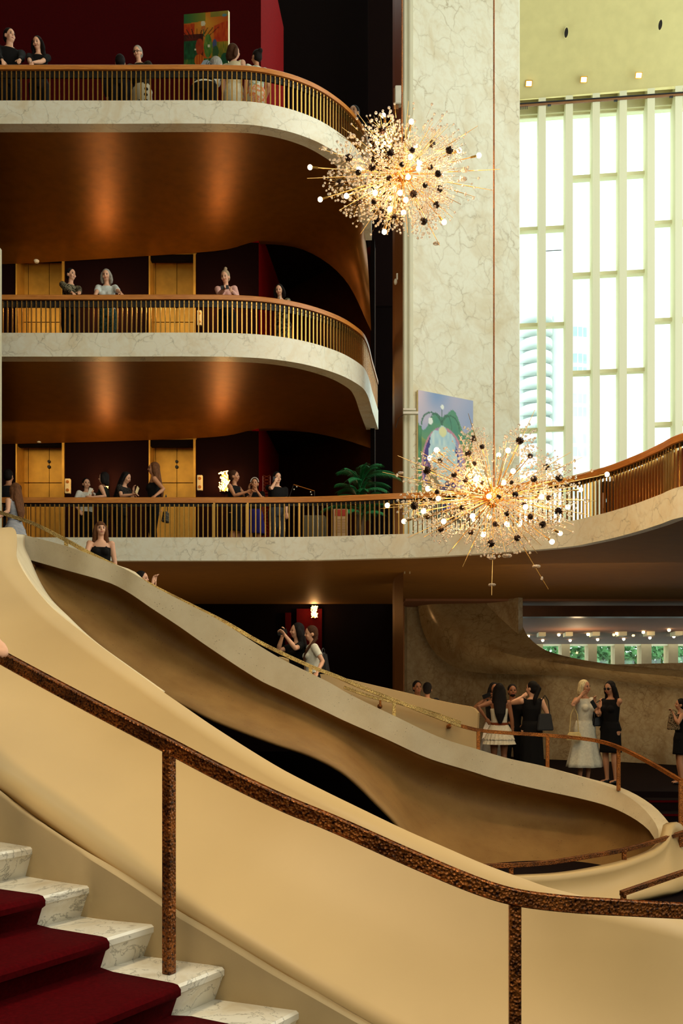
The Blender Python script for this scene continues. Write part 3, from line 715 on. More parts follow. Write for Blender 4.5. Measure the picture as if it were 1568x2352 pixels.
# rear parapet of the far flight and its short wall rail
rt1 = [(640, 1508, 15.6), (740, 1545, 15.7), (830, 1568, 15.8), (920, 1589, 15.9), (1000, 1608, 16.0), (1060, 1620, 16.05), (1085, 1625, 16.1), (1097, 1637, 16.1)]
rb1 = [(640, 1640, 15.6), (740, 1680, 15.7), (830, 1700, 15.8), (920, 1720, 15.9), (1000, 1740, 16.0), (1060, 1752, 16.05), (1080, 1758, 16.1), (1092, 1760, 16.1)]
A2, B2 = twin(rt1, rb1, 40); bm = thick_strip(A2, B2, [Vector((.05, .16, 0))]*41)
o = obj('rear_stair_parapet', bm, M['cream']); tag(o, 'low cream parapet behind the far flight, ending beside the group on the landing', 'parapet')
# ------------------------------------------------------------------ handrails
def bar(bm, pts, wd, ht, horiz=None):
    """rectangular bar along 3D pts; ht vertical, wd horizontal"""
    n = len(pts); rings = []
    for i, p in enumerate(pts):
        t = pts[min(i+1, n-1)]-pts[max(i-1, 0)]; h = Vector((t.x, t.y, 0))
        s = Vector((-h.y, h.x, 0)).normalized() if h.length > 1e-6 else Vector((1, 0, 0))
        u = s.cross(t.normalized()); u = -u if u.z < 0 else u
        e = .15
        prof = []
        for (a, b) in ((-1, -1), (1, -1), (1, 1), (-1, 1)):
            for (da, db) in (((-e*a), 0), (0, (-e*b))) if (a*b > 0) else ((0, (-e*b)), ((-e*a), 0)):
                prof.append(p+s*wd/2*(a+da)+u*ht/2*(b+db))
        rings.append([bm.verts.new(q) for q in prof])
    for r0, r1 in zip(rings, rings[1:]):
        for k in range(8): bm.faces.new((r0[k], r0[(k+1) % 8], r1[(k+1) % 8], r1[k]))
    bm.faces.new(rings[0][::-1]); bm.faces.new(rings[-1])
def post(parent, p_top, zb, w_, m, ang=0, name='rail_post'):
    bm = bmesh.new(); h = p_top.z-zb; box(bm, (0, 0, -h/2), (w_, w_, h)); bmesh.ops.bevel(bm, geom=bm.edges[:], offset=w_*.1, segments=1, affect='EDGES')
    o = obj(name, bm, m, parent, smooth=False); o.location = p_top; o.rotation_euler = (0, 0, ang); return o
# foreground rail
fr = [(-260, 1378, 5.9), (-120, 1440, 5.5), (0, 1508, 5.12), (191, 1611, 4.68), (388, 1713, 4.34), (500, 1772, 4.2), (645, 1842, 4.06), (768, 1893, 3.98), (959, 1978, 3.89), (1100, 2036, 3.85), (1185, 2061, 3.85), (1300, 2076, 3.9), (1420, 2084, 3.98), (1568, 2092, 4.12), (1720, 2098, 4.3)]
h1 = empty('stair_handrail', (0, 0, 0), label='thick hammered bronze handrail on two square posts across the foreground', cat='handrail')
bm = bmesh.new(); bar(bm, PX(fr, 90), .045, .062); obj('rail', bm, M['rail_bronze'], h1, smooth=False)
DA = math.radians(-30)
post(h1, P(388, 1722, 4.33), R(-1.217), .046, M['rail_bronze'], DA)
post(h1, P(1182, 2066, 3.86), R(-1.98), .046, M['rail_bronze'], math.radians(-4))
# far rail above the concrete parapet
gr_ = [(-120, 1128, 13.9), (0, 1177, 13.8), (77, 1203, 13.75), (145, 1237, 13.7), (199, 1267, 13.6), (249, 1292, 13.6), (283, 1309, 13.55), (360, 1351, 13.5), (440, 1391, 13.5), (520, 1431, 13.5), (600, 1477, 13.5), (707, 1528, 13.5), (771, 1553, 13.5), (829, 1578, 13.6), (907, 1609, 13.7), (957, 1629, 13.75), (1057, 1667, 13.95), (1098, 1677, 14.0), (1159, 1683, 14.1), (1254, 1689, 14.2), (1362, 1700, 14.05), (1417, 1715, 13.7), (1489, 1750, 13.1), (1565, 1794, 12.5)]
h2 = empty('stair_handrail', (0, 0, 0), label='long hammered gold handrail following the top of the far concrete parapet', cat='handrail')
bm = bmesh.new(); bar(bm, PX(gr_[:17], 110), .05, .05); obj('rail', bm, M['rail_gold'], h2, smooth=False)
bm = bmesh.new(); bar(bm, PX(gr_[16:], 60), .05, .05); o = obj('rail', bm, M['rail_bronze'], h2, smooth=False); o['label'] = 'darker bronze end of the handrail'
M['rail_mid'] = hammered('hammered_amber', (196, 120, 48), (96, 48, 14), .5, 110, .42, 3)
o.data.materials[0] = M['rail_mid']
for (x, yt, yb, D, m) in ((152, 1242, 1256, 13.7, 'rail_gold'), (713, 1532, 1550, 13.5, 'rail_gold'), (905, 1610, 1648, 13.7, 'rail_gold'), (1098, 1679, 1722, 14.0, 'rail_mid'), (1257, 1690, 1763, 14.2, 'rail_mid'), (1420, 1716, 1816, 13.7, 'rail_mid'), (1563, 1793, 1912, 12.5, 'rail_mid')):
    p = P(x, yt, D); post(h2, p, P(x, yb, D).z, .048, M[m])
h3 = empty('wall_handrail', (0, 0, 0), label='short hammered gold rail bracketed to the low cream parapet behind the far flight', cat='handrail')
bm = bmesh.new(); bar(bm, PX([(790, 1578, 15.55), (850, 1600, 15.6), (908, 1613, 15.65), (980, 1633, 15.75), (1057, 1660, 15.85)], 30), .05, .05); obj('rail', bm, M['rail_gold'], h3, smooth=False)
for x, y, D in ((873, 1608, 15.6), (1033, 1655, 15.82)):
    p = P(x, y, D); bm = bmesh.new(); tube(bm, [p, p+Vector((0, .0, -.08)), p+Vector((0, .16, -.1))], .018); ball(bm, p+Vector((0, .17, -.1)), (.04, .015, .04)); obj('bracket', bm, M['rail_mid'], h3)
h4 = empty('lower_handrail', (0, 0, 0), label='dark bronze handrail low in the stairwell, standing on short posts', cat='handrail')
bm = bmesh.new(); bar(bm, PX([(1040, 1992, 10.05), (1105, 1990, 10.1), (1241, 1983, 10.5), (1326, 1971, 10.8), (1433, 1952, 11.2), (1496, 1935, 11.5), (1568, 1912, 12.0), (1640, 1885, 12.4)], 50), .045, .045); obj('rail', bm, M['rail_bronze'], h4, smooth=False)
for x, y, yb, D in ((1173, 1990, 2011, 10.3), (1433, 1953, 1975, 11.2), (1563, 1914, 1945, 12.0)): post(h4, P(x, y, D), P(x, yb, D).z, .045, M['rail_bronze'])
h5 = empty('corner_handrail', (0, 0, 0), label='short bronze handrail rising to the right edge behind the foreground rail', cat='handrail')
bm = bmesh.new(); bar(bm, PX([(1427, 2052, 8.6), (1500, 2027, 8.9), (1568, 2004, 9.2), (1640, 1980, 9.5)], 20), .045, .045); obj('rail', bm, M['rail_bronze'], h5, smooth=False)
post(h5, P(1431, 2052, 8.62), 0.0, .045, M['rail_bronze'])

# ------------------------------------------------------------------ foreground steps
st = empty('marble_staircase', (0, 0, 0), label='white veined marble steps descending at lower left', cat='staircase')
d2 = Vector((.866, -.5, 0)); w2 = Vector((-.5, -.866, 0))
corners = []
for k in range(-3, 6):
    base = {0: (-1.509, 5.0), 1: (-1.18, 4.77), 2: (-.856, 4.61), 3: (-.518, 4.43), 4: (-.176, 4.31)}
    if k in base: x, y = base[k]
    elif k < 0: x, y = -1.509+.33*k, 5.0-.19*k*1.0
    else: x, y = -.176+.34*(k-4), 4.31-.13*(k-4)
    corners.append((k, Vector((x, y, R(-.767-.15*k)))))
cp = dict(corners)
WID = 2.6
for k in range(-3, 6):
    c = cp[k]; prev = cp.get(k-1, c-Vector((.33, -.19, -.15)))
    nose = .035; run = (c-prev); run.z = 0
    bm = bmesh.new()
    # profile in (along d, z): nosed tread over a raked riser
    L_ = run.length+.08
    prof = [(-L_, 0), (-.012, 0), (.0, -.01), (0, -.035), (-.01, -.045), (-.055, -.155), (-L_, -.155)]
    ends = []
    for wv in (0, WID):
        ends.append([bm.verts.new(c+d2*a+w2*wv+Vector((0, 0, z))-d2*0) for a, z in prof])
    # the step end is cut along the curb
    n = len(prof)
    for i in range(n): bm.faces.new((ends[0][i], ends[0][(i+1) % n], ends[1][(i+1) % n], ends[1][i]))
    bm.faces.new(ends[0][::-1]); bm.faces.new(ends[1])
    obj('step', bm, M['whitemarble'], st, smooth=False)
# curb wall under the cream parapet
rows = []
for b in BB:
    rows.append([b+Vector((0, 0.0, .0)), b+Vector((.02, -.02, -.02)), b+Vector((.03, -.03, -.6))])
bm = bmesh.new(); grid(bm, rows); o = obj('stair_curb', bm, M['curb']); o.modifiers.new('solid', 'SOLIDIFY').thickness = .04
tag(o, 'tan stone curb between the marble steps and the cream parapet', 'curb')
# carpet runner draped over the steps
bm = bmesh.new(); rows = []
w0 = .315
for k in range(-3, 6):
    c = cp[k]; nx = cp.get(k-1, c-Vector((.33, -.19, -.15))); run = (c-nx); run.z = 0; Lr = run.length
    seq = [(-Lr+.02, .006), (-Lr*.5, .006), (-.03, .006), (-.004, .002), (.012, -.015), (.012, -.04), (-.01, -.055), (-.04, -.13)]
    for a, z in seq:
        q = c+d2*a+Vector((0, 0, z)); rows.append([q+w2*(w0+(WID-w0)*j/10) for j in range(11)])
grid(bm, rows); o = obj('stair_carpet', bm, M['carpet']); o.modifiers.new('solid', 'SOLIDIFY').thickness = .014
tag(o, 'deep red carpet runner laid over the marble steps', 'carpet')

# far flight treads hidden behind the parapet, landing, and steps down at the right
fs = empty('carpeted_flight', (0, 0, 0), label='dark carpeted far flight behind the concrete parapet', cat='staircase')
fp = [(-6.2, 14.6, 1.9), (-4.6, 14.75, 1.55), (-3.4, 14.75, .85), (-2.6, 14.75, .15), (-.6, 14.75, -.67), (.9, 14.95, -1.2), (1.7, 15.1, -1.49)]
nst = 22
for k in range(nst):
    s = k/nst; a = fp[0][0]+(fp[-1][0]-fp[0][0])*s; b = fp[0][0]+(fp[-1][0]-fp[0][0])*(s+1/nst)
    z = interp([(p[0], p[2]) for p in fp], (a+b)/2)
    bm = bmesh.new(); box(bm, ((a+b)/2, 15.05+.25*s, R(z)-.06), (b-a+.01, .95, .12)); obj('tread', bm, M['floor_dark'], fs, smooth=False)
# landing slab and descending steps
bm = bmesh.new(); pl = [xy(1092, 15.95), xy(1260, 15.2), (5.2, 15.0), (9, 14.5), (11, 20), xy(1568, 20.4), xy(1427, 21.4), xy(1261, 22.2), xy(1060, 24.6), xy(928, 25.2), xy(900, 16.6)]
prism('floor', pl, -1.62, -1.49, M['floor_dark'])
ds = empty('carpeted_steps', (0, 0, 0), label='dark carpeted steps going down from the landing at the right edge', cat='staircase')
for k in range(5):
    bm = bmesh.new(); box(bm, (6.7, 14.85-.33*k, R(-1.66-.16*k)), (4.4, .34, .16)); obj('step', bm, M['floor_dark'], ds, smooth=False)
    bm = bmesh.new(); box(bm, (6.7, 14.675-.33*k, R(-1.60-.16*k)), (4.4, .012, .03)); obj('nosing', bm, M['carpet'], ds, smooth=False)
bm = bmesh.new(); prism('floor', [xy(1400, 9.5), (4.6, 11.55), (9, 11.8), (9, 9.5)], -2.3, -2.28, M['carpet'])
slab('wall_gap_shade', (-1.5, 16.2, R(-1.6)), (6, .1, 1.3), M['dark_wall'])  # added black sheet keeping the gap below the flight dark

# ------------------------------------------------------------------ fittings
def speaker(px0, px1, py0, py1, D, label):
    a, b = P(px0, py0, D), P(px1, py1, D); w_ = b.x-a.x; h = a.z-b.z
    e = empty('wall_sconce_box', Vector(((a.x+b.x)/2, D, b.z)), label=label, cat='wall fixture', group='slim ivory wall boxes beside the doors')
    bm = bmesh.new(); box(bm, (0, 0, h/2), (w_, .09, h)); bmesh.ops.bevel(bm, geom=bm.edges[:], offset=.008, segments=2, affect='EDGES'); obj('casing', bm, M['ivory'], e)
    for zz in (h*.22, h*.78):
        bm = bmesh.new(); q = bmesh.ops.create_cone(bm, cap_ends=True, segments=16, radius1=w_*.33, radius2=w_*.28, depth=.02); bmesh.ops.transform(bm, matrix=Matrix.Translation((0, -.052, zz)) @ Matrix.Rotation(math.pi/2, 4, 'X'), verts=q['verts']); obj('dial', bm, M['brass_dim'], e)
speaker(150, 162, 1100, 1134, 21.9, 'slim ivory wall box with two dials beside the left gold door, lowest balcony')
speaker(453, 465, 1092, 1127, 21.9, 'slim ivory wall box with two dials beside the right gold door, lowest balcony')
speaker(453, 463, 714, 748, 21.9, 'slim ivory wall box with two dials seen through the middle balcony balusters')
def sconce(px, py, D, h, wd, label, n=46, energy=14):
    n = int(n*1.6)
    c = P(px, py, D); e = empty('crystal_wall_light', c, label=label, cat='wall light', group='glowing crystal wall lights')
    bm = bmesh.new(); rr = random.Random(px)
    for k in range(n): ico(bm, (rr.uniform(-wd/2, wd/2), -.1-rr.uniform(0, .08), rr.uniform(-h/2, h/2)), rr.uniform(.009, .018), 1)
    obj('crystals', bm, M['sconce'], e)
    bm = bmesh.new(); box(bm, (0, -.02, 0), (wd*.6, .04, h*.9)); tube(bm, [(0, -.04, -h/2), (0, -.1, 0), (0, -.04, h/2)], .01); obj('bracket', bm, M['chrome_gold'], e)
    lamp('wall_light_bulb', 'POINT', c+Vector((0, -.3, 0)), energy, (1, .55, .2), .08)
sconce(246, 1108, 22.0, .32, .10, 'glowing crystal wall light between two standing women, lowest balcony', 30, 18)
sconce(517, 1108, 22.0, .44, .24, 'tall glowing crystal wall light beside the woman in a bun, lowest balcony', 70, 20)
for px in (246, 517): sconce(px, 712, 22.0, .4, .2, 'glowing crystal wall light hidden behind the middle railing, %s one' % ('left' if px < 300 else 'right'), 40, 22)
sconce(722, 1406, 25.1, .3, .16, 'glowing crystal bracket on the dark wall above the two women on the stairs', 60, 10)
for (px, py, D, lab) in ((84, 601, 21.95, 'white round smoke detector on the soffit above the middle balcony'), (90, 1014, 21.95, 'white round smoke detector on the soffit above the lowest balcony')):
    p = P(px, py, D); e = empty('smoke_detector', p, label=lab, cat='smoke detector')
    bm = bmesh.new(); bmesh.ops.create_cone(bm, cap_ends=True, segments=20, radius1=.04, radius2=.065, depth=.05); obj('cover', bm, M['white'], e)
    bm = bmesh.new(); bmesh.ops.create_cone(bm, cap_ends=True, segments=20, radius1=.065, radius2=.065, depth=.02); bmesh.ops.translate(bm, vec=(0, 0, .035), verts=bm.verts); obj('base', bm, M['white'], e)
# boxes on the pier edge
p = P(914, 222, 18.95); e = empty('wall_speaker', p, label='cream loudspeaker box on the bronze edge of the marble pier, high up', cat='speaker')
bm = bmesh.new(); box(bm, (0, 0, 0), (.12, .16, .34)); bmesh.ops.bevel(bm, geom=bm.edges[:], offset=.01, segments=2, affect='EDGES'); obj('cabinet', bm, M['white'], e)
bm = bmesh.new(); box(bm, (-.04, .02, -.06), (.09, .12, .4)); obj('bracket', bm, M['pier_brown'], e)
p = P(908, 645, 19.3); e = empty('wall_sensor', p, label='small white sensor on the pier edge between the two upper balconies', cat='sensor')
bm = bmesh.new(); ball(bm, (0, 0, -.02), (.035, .04, .06)); obj('lens', bm, M['white'], e); bm = bmesh.new(); box(bm, (.03, 0, .08), (.03, .04, .12)); obj('arm', bm, M['white'], e)
p = P(940, 945, 18.85); e = empty('picture_light', p, label='white ledge-like picture light fixed at the left edge of the lower painting', cat='light fixture')
bm = bmesh.new(); box(bm, (0, 0, .03), (.24, .1, .03)); obj('arm', bm, M['white'], e, smooth=False); bm = bmesh.new(); box(bm, (0.02, -.02, -.04), (.28, .1, .045)); obj('lamp_bar', bm, M['white'], e, smooth=False)
bm = bmesh.new(); tube(bm, [(-.1, 0, -.05), (-.2, .02, -.12), (-.26, .05, -.3)], .006); obj('cable', bm, M['dark'], e)

# ------------------------------------------------------------------ paintings
def painting(name, TL, TR, BL, fn, label, nu=90, nv=130, th=.05):
    TL, TR, BL = Vector(TL), Vector(TR), Vector(BL); u = TR-TL; v = BL-TL; n = u.cross(v).normalized()
    if n.y > 0: n = -n
    e = empty(name, TL+v+u*.5, label=label, cat='painting'); off = -e.location
    bm = bmesh.new(); lay = bm.verts.layers.float_color.new('paint')
    V = []
    for j in range(nv+1):
        r = []
        for i in range(nu+1):
            q = bm.verts.new(TL+u*(i/nu)+v*(j/nv)+n*th+off); c = fn(i/nu, j/nv); q[lay] = srgb(*c); r.append(q)
        V.append(r)
    for j in range(nv):
        for i in range(nu): bm.faces.new((V[j][i], V[j+1][i], V[j+1][i+1], V[j][i+1]))
    obj('painted_canvas', bm, M['paint'], e, smooth=False)
    bm = bmesh.new(); c = [TL, TR, TR+v, BL]; a = [bm.verts.new(p+off+n*.001) for p in c]; b = [bm.verts.new(p+off+n*(th-.001)) for p in c]
    for i in range(4): bm.faces.new((a[i], a[(i+1) % 4], b[(i+1) % 4], b[i]))
    bm.faces.new(a); obj('stretcher_edge', bm, M['ivory'], e, smooth=False)
def hs(i, j): 
    x = math.sin(i*12.9898+j*78.233)*43758.5453; return x-math.floor(x)
def vn(x, y):
    i, j = math.floor(x), math.floor(y); a, b = x-i, y-j; a = a*a*(3-2*a); b = b*b*(3-2*b)
    return (hs(i, j)*(1-a)+hs(i+1, j)*a)*(1-b)+(hs(i, j+1)*(1-a)+hs(i+1, j+1)*a)*b
def mixc(a, b, t): t = max(0, min(1, t)); return tuple(x+(y-x)*t for x, y in zip(a, b))
def ell(u, v, cx, cy, rx, ry): return ((u-cx)/rx)**2+((v-cy)/ry)**2
def art_meadow(u, v):
    k = vn(u*9, v*14); s = vn(u*40, v*12)
    c = mixc((110, 150, 200), (205, 190, 205), vn(u*3+1, v*5)+.1)
    hill = .2+.07*math.sin(u*7+1)+.04*math.sin(u*17)
    if v > hill: c = mixc((96, 150, 110), (70, 140, 120), k)
    if v > .34+.05*math.sin(u*9): c = mixc((150, 170, 90), (90, 130, 80), k)
    if v > .6+.05*math.sin(u*11): c = mixc((190, 150, 60), (120, 120, 60), k)
    if v > .8+.04*math.sin(u*8): c = mixc((60, 120, 100), (110, 70, 60), s)
    if u < .06 and v > .28: c = mixc((40, 100, 70), (90, 160, 110), s)
    if u > .8 and v > .55: c = mixc(c, (170, 80, 60), .5*s)
    if abs(u-.42) < .008 and v < .34 and v > .1: c = (40, 90, 70)
    for R_, sx in ((.12, -1), (.2, -1), (.1, 1), (.18, 1)):
        q = ell(u, v, .42+sx*R_*.9, .27, R_*.9, .11)
        if abs(q-1) < .12 and v < .27: c = (60, 110, 90)
    if ell(u, v, .43, .1, .03, .018) < 1 or ell(u, v, .22, .23, .04, .03) < 1: c = (230, 240, 235)
    e1 = ell(u, v, .46, .6, .40, .34)
    if e1 < 1: c = mixc((170, 130, 180), (200, 140, 130), s)
    if e1 < .86: c = (150, 150, 190)
    if ell(u, v, .42, .6, .33, .31) < 1: c = mixc((48, 40, 110), (70, 60, 150), k)
    if ell(u, v, .40, .66, .24, .28) < 1 and v > .6: c = mixc((90, 120, 90), (150, 120, 80), k) if u < .4 else mixc((40, 50, 90), (60, 60, 120), k)
    for cx_, cy_, rx, ry in ((.36, .38, .15, .09), (.55, .40, .13, .10), (.34, .50, .17, .10), (.55, .53, .15, .13), (.45, .46, .15, .16), (.42, .64, .09, .09), (.44, .30, .08, .05)):
        if ell(u, v, cx_, cy_, rx*(1+.12*(vn(u*40, v*40)-.5)), ry) < 1+.3*(s-.5): c = mixc((205, 228, 226), (150, 195, 215), vn(u*26, v*18)*.9)
    if ell(u, v, .44, .30, .07, .04) < 1: c = mixc((225, 225, 170), (190, 210, 160), k)
    return c
def art_sunset(u, v):
    k = vn(u*8, v*9); s = vn(u*38, v*14)
    r = math.hypot((u-.5)*1.1, (v-.22)*1.3)
    c = mixc((228, 170, 50), (200, 90, 20), r*2.0+.3*(k-.5))
    if v < .12+.06*(1-u) and u < .5: c = mixc((40, 110, 60), (150, 140, 40), u*1.8)
    if v < .1 and u > .6: c = mixc((170, 150, 50), (120, 120, 50), k)
    if v > .16+.08*abs(u-.5) and (u < .24 or (u > .68 and v > .45-.35*u*.8)): c = mixc((180, 40, 12), (210, 90, 20), s)
    if v > .38 and u < .45: c = mixc((60, 14, 8), (110, 30, 18), k)
    if v > .50 and u < .3: c = mixc((8, 60, 34), (20, 100, 56), s)
    if v > .55 and u > .62: c = mixc((190, 140, 30), (90, 110, 30), s+.8*(v-.7))
    if v > .84: c = mixc((20, 90, 40), (110, 130, 50), s)
    for a in range(9):
        t = (a-4)*.06; 
        if .28 < v < .46 and abs(u-(.30+t+(v-.46)*-(a-4)*.35)) < .012: c = (50, 14, 10)
    if ell(u, v, .55, .62, .09, .22) < 1: c = mixc((50, 110, 40), (120, 150, 60), s)
    if ell(u, v, .36, .62, .09, .15) < 1: c = mixc((150, 40, 22), (180, 70, 20), s)
    if ell(u, v, .35, .87, .11, .11) < 1: c = mixc((215, 120, 20), (180, 60, 10), .5+.5*math.sin(u*110))
    if ell(u, v, .70, .60, .05, .10) < 1: c = (70, 84, 130)
    if ell(u, v, .72, .74, .07, .12) < 1: c = (50, 90, 50)
    if ell(u, v, .93, .86, .09, .10) < 1: c = (10, 80, 50)
    if ell(u, v, .44, .20, .05, .05) < 1: c = (225, 220, 190)
    if ell(u, v, .45, .29, .06, .05) < 1: c = mixc((190, 90, 40), (220, 150, 60), s)
    if ell(u, v, .92, .08, .05, .03) < 1: c = (90, 140, 150)
    if ell(u, v, .57, .62, .03, .03) < 1 or ell(u, v, .26, .67, .02, .02) < 1: c = (225, 225, 190)
    if abs(u-(.45+.12*(v-.33))) < .012 and .3 < v < .45: c = (60, 110, 60)
    return c
def on_pier(px, py):
    # point of the pier face seen at px
    k = (px-CX)/F; s = (k*pa.y-pa.x)/(dirp.x-k*dirp.y); q = pa+dirp*s; q = q+nrm*.02; q.z = EYE+(YH-py)*q.y/F; return q
painting('flower_painting', on_pier(955, 897), on_pier(1081, 922), on_pier(955, 1185), art_meadow, 'tall unframed flower painting in blue, green and violet on the marble pier')
a = P(426, 37, 21.2); b = P(527.5, 28, 20.7); c = Vector((a.x, a.y, P(426, 160, 21.2).z))
painting('garden_painting', a, b, c, art_sunset, 'unframed orange, red and green plant painting on the red wall of the uppermost balcony', 80, 100, .06)
# ------------------------------------------------------------------ chandeliers
def crystal_cluster(bmd, bmc, r, n, rr):
    """dark hub with fine stems tipped by beads"""
    for k in range(n):
        zc = 1-2*(k+.5)/n; ph = k*2.39996+rr.random()*.3; rad = math.sqrt(max(0, 1-zc*zc)); d = Vector((rad*math.cos(ph), rad*math.sin(ph), zc))
        L_ = r*rr.uniform(.75, 1.15)
        tube(bmd, [d*r*.1, d*L_], .0013, 3, caps=False); ico(bmc, d*L_, rr.uniform(.013, .021), 1)
        if rr.random() < .5: ico(bmc, d*L_*rr.uniform(.5, .8), .011, 1)
prot = []
rr = random.Random(11)
for v in range(3):
    bm1, bm2, bm3 = bmesh.new(), bmesh.new(), bmesh.new()
    crystal_cluster(bm1, bm2, .20, 46, rr)
    ball(bm3, (0, 0, 0), .045, 12, 8); 
    for k in range(10):
        a = k*2*math.pi/10; ball(bm3, (math.cos(a)*.04, math.sin(a)*.04, .015), .013, 6, 4)
    q = [ico(bm3, (0, 0, s*.05), .014, 1) for s in (-1, 1)]
    ms = []
    for nm, b_ in (('stems', bm1), ('beads', bm2), ('hub', bm3)):
        me = bpy.data.meshes.new('cluster_'+nm); bmesh.ops.recalc_face_normals(b_, faces=b_.faces); b_.to_mesh(me); b_.free(); ms.append(me)
        me.polygons.foreach_set('use_smooth', [True]*len(me.polygons))
        me.materials.append({'stems': M['chrome_gold'], 'beads': M['crystal'], 'hub': M['hub_dark']}[nm])
    prot.append(ms)
def link(name, me, parent, loc, rot=None, scale=None):
    o = bpy.data.objects.new(name, me); COL.objects.link(o); o.parent = parent; o.location = loc
    if rot is not None: o.rotation_euler = rot
    if scale: o.scale = (scale, scale, scale)
    return o
bmb = bmesh.new(); ball(bmb, (0, 0, 0), .033, 14, 10); bulb_me = bpy.data.meshes.new('bulb'); bmb.to_mesh(bulb_me); bmb.free(); bulb_me.materials.append(M['bulb']); bulb_me.polygons.foreach_set('use_smooth', [True]*len(bulb_me.polygons))
def chandelier(cx, cy, D, rx, ry, hubs, bulbs, spikes, ztop, label, discs=(), seed=1, energy=60):
    rr = random.Random(seed); c = P(cx, cy, D); e = empty('crystal_chandelier', c, label=label, cat='chandelier')
    sc1 = D/F; Rx, Rz = rx*sc1, ry*sc1
    def pos(px, py, lim=.95):
        x, z = (px-cx)*sc1, (cy-py)*sc1; q = 1-(x/Rx)**2-(z/Rz)**2
        y = Rx*math.sqrt(max(0, q))*rr.choice((-1, -1, 1))*rr.uniform(.45, .85)
        # keep the place on screen while the point moves in depth
        k = (D+y)/D; X = (px-CX)*(D+y)/F-c.x; Z = EYE+(YH-py)*(D+y)/F-c.z
        return Vector((X, y, Z))
    bm = bmesh.new(); ball(bm, (0, 0, 0), .13, 24, 16)
    for k in range(60):
        zc = 1-2*(k+.5)/60; ph = k*2.39996; r_ = math.sqrt(1-zc*zc); ball(bm, Vector((r_*math.cos(ph), r_*math.sin(ph), zc))*.13, .018, 8, 6)
    obj('centre_sphere', bm, M['chrome_gold'], e)
    def rod(to, r, name='rod', m='chrome_gold'):
        bm = bmesh.new(); tube(bm, [to.normalized()*.1, to], r, 6); return obj(name, bm, M[m], e)
    for i, (px, py, s) in enumerate(hubs):
        p = pos(px, py); rod(p, .006); k = prot[i % 3]
        rt = (rr.uniform(-.5, .5)+math.pi/2, 0, rr.uniform(0, 6)); g = link('crystal_cluster', k[2], e, p, (rr.uniform(-.6, .6)+1.57, 0, rr.uniform(-.5, .5)), s)
        for q, nm in ((0, 'stems'), (1, 'beads')): o = link(nm, k[q], g, (0, 0, 0), (rr.uniform(0, 6), rr.uniform(0, 6), 0)); o['kind'] = 'stuff'
    for (px, py) in bulbs:
        p = pos(px, py); d = p.normalized(); r_ = rod(p-d*.03, .007, 'bulb_arm')
        bm = bmesh.new(); tube(bm, [p-d*.11, p-d*.03], .014, 8); o = obj('socket', bm, M['chrome_gold'], r_)
        link('bulb', bulb_me, r_, p)
    for (px, py) in spikes:
        p = Vector(((px-cx)*sc1, rr.uniform(-.25, .1), (cy-py)*sc1)); bm = bmesh.new(); tube(bm, [p.normalized()*.1, p*.75, p], [.007, .006, .003], 6); o = obj('spike', bm, M['chrome_gold'], e)
        if rr.random() < .45:
            bm = bmesh.new(); ico(bm, p*rr.uniform(.8, .93), (.02, .02, .03), 1); obj('crystal', bm, M['crystal'], o)
    for (px, py, w_) in discs:
        p = Vector(((px-cx)*sc1, -.1, (cy-py)*sc1)); bm = bmesh.new()
        for k in range(10):
            a = k*2*math.pi/10; ico(bm, p+Vector((math.cos(a)*w_*.7, math.sin(a)*w_*.7, 0)), (w_*.36, w_*.36, w_*.36), 1)
        ico(bm, p, (w_*.6, w_*.6, w_*.4), 2); obj('crystal_rosette', bm, M['crystal'], e)
    # loose crystal sprays through the body (too many to count)
    bms, bmc = bmesh.new(), bmesh.new()
    for k in range(480):
        d = Vector((rr.gauss(0, 1), rr.gauss(0, 1), rr.gauss(0, 1))).normalized(); t = rr.uniform(.2, .86)**.8; p = Vector((d.x*Rx, d.y*Rx, d.z*Rz))*t
        ico(bmc, p, rr.uniform(.012, .022), 1)
        q = p*rr.uniform(.72, .9); tube(bms, [q, p], .0016, 3, caps=False)
    o = obj('crystal_spray', bmc, M['crystal'], e); o['kind'] = 'stuff'
    o = obj('fine_stems', bms, M['chrome_gold'], e); o['kind'] = 'stuff'
    bm = bmesh.new(); tube(bm, [(0, 0, .1), (0, 0, R(ztop)-c.z)], .011, 6); obj('suspension_rod', bm, M['rail_mid'], e)
    for s in range(3):
        a = s*2.1; lamp('chandelier_glow', 'POINT', c+Vector((math.cos(a)*Rx*.45, math.sin(a)*Rx*.45-.1, .1*(s-1))), energy/3, (1, .66, .34), .15)
    return e
h2_ = [(632, 358, 1), (932, 373, 1.05), (603, 453, .9), (335, 562, 1.05), (512, 592, .8), (583, 622, .85), (1103, 540, .95), (1023, 618, .9), (1186, 614, 1), (1046, 698, .8), (903, 718, .8), (575, 727, .8), (797, 732, .7), (712, 755, .75), (255, 790, 1.05), (426, 940, .95), (748, 1032, 1), (917, 995, .9), (1078, 908, .95), (1181, 822, 1), (775, 908, .8), (690, 410, .7), (640, 520, .7), (400, 700, .7), (500, 860, .8), (620, 960, .8), (1000, 860, .8), (880, 640, .6), (690, 640, .6), (960, 780, .7), (420, 500, .7), (1120, 740, .8), (340, 860, .7), (560, 800, .7), (850, 840, .7), (1000, 470, .7)]
h2_ = [(860+a/2.8, 880+b/2.8, s) for a, b, s in h2_]
b2_ = [(398, 430), (858, 433), (797, 462), (356, 482), (343, 679), (410, 742), (82, 786), (314, 823), (188, 889), (444, 889), (630, 855), (640, 878), (735, 728), (736, 857), (851, 906), (932, 908), (698, 974), (1074, 732), (961, 608), (1140, 1020), (1193, 966), (1242, 797), (1324, 685), (1494, 587), (970, 797), (652, 617), (890, 566), (965, 480), (830, 640), (735, 625)]
b2_ = [(860+a/2.8, 880+b/2.8) for a, b in b2_]
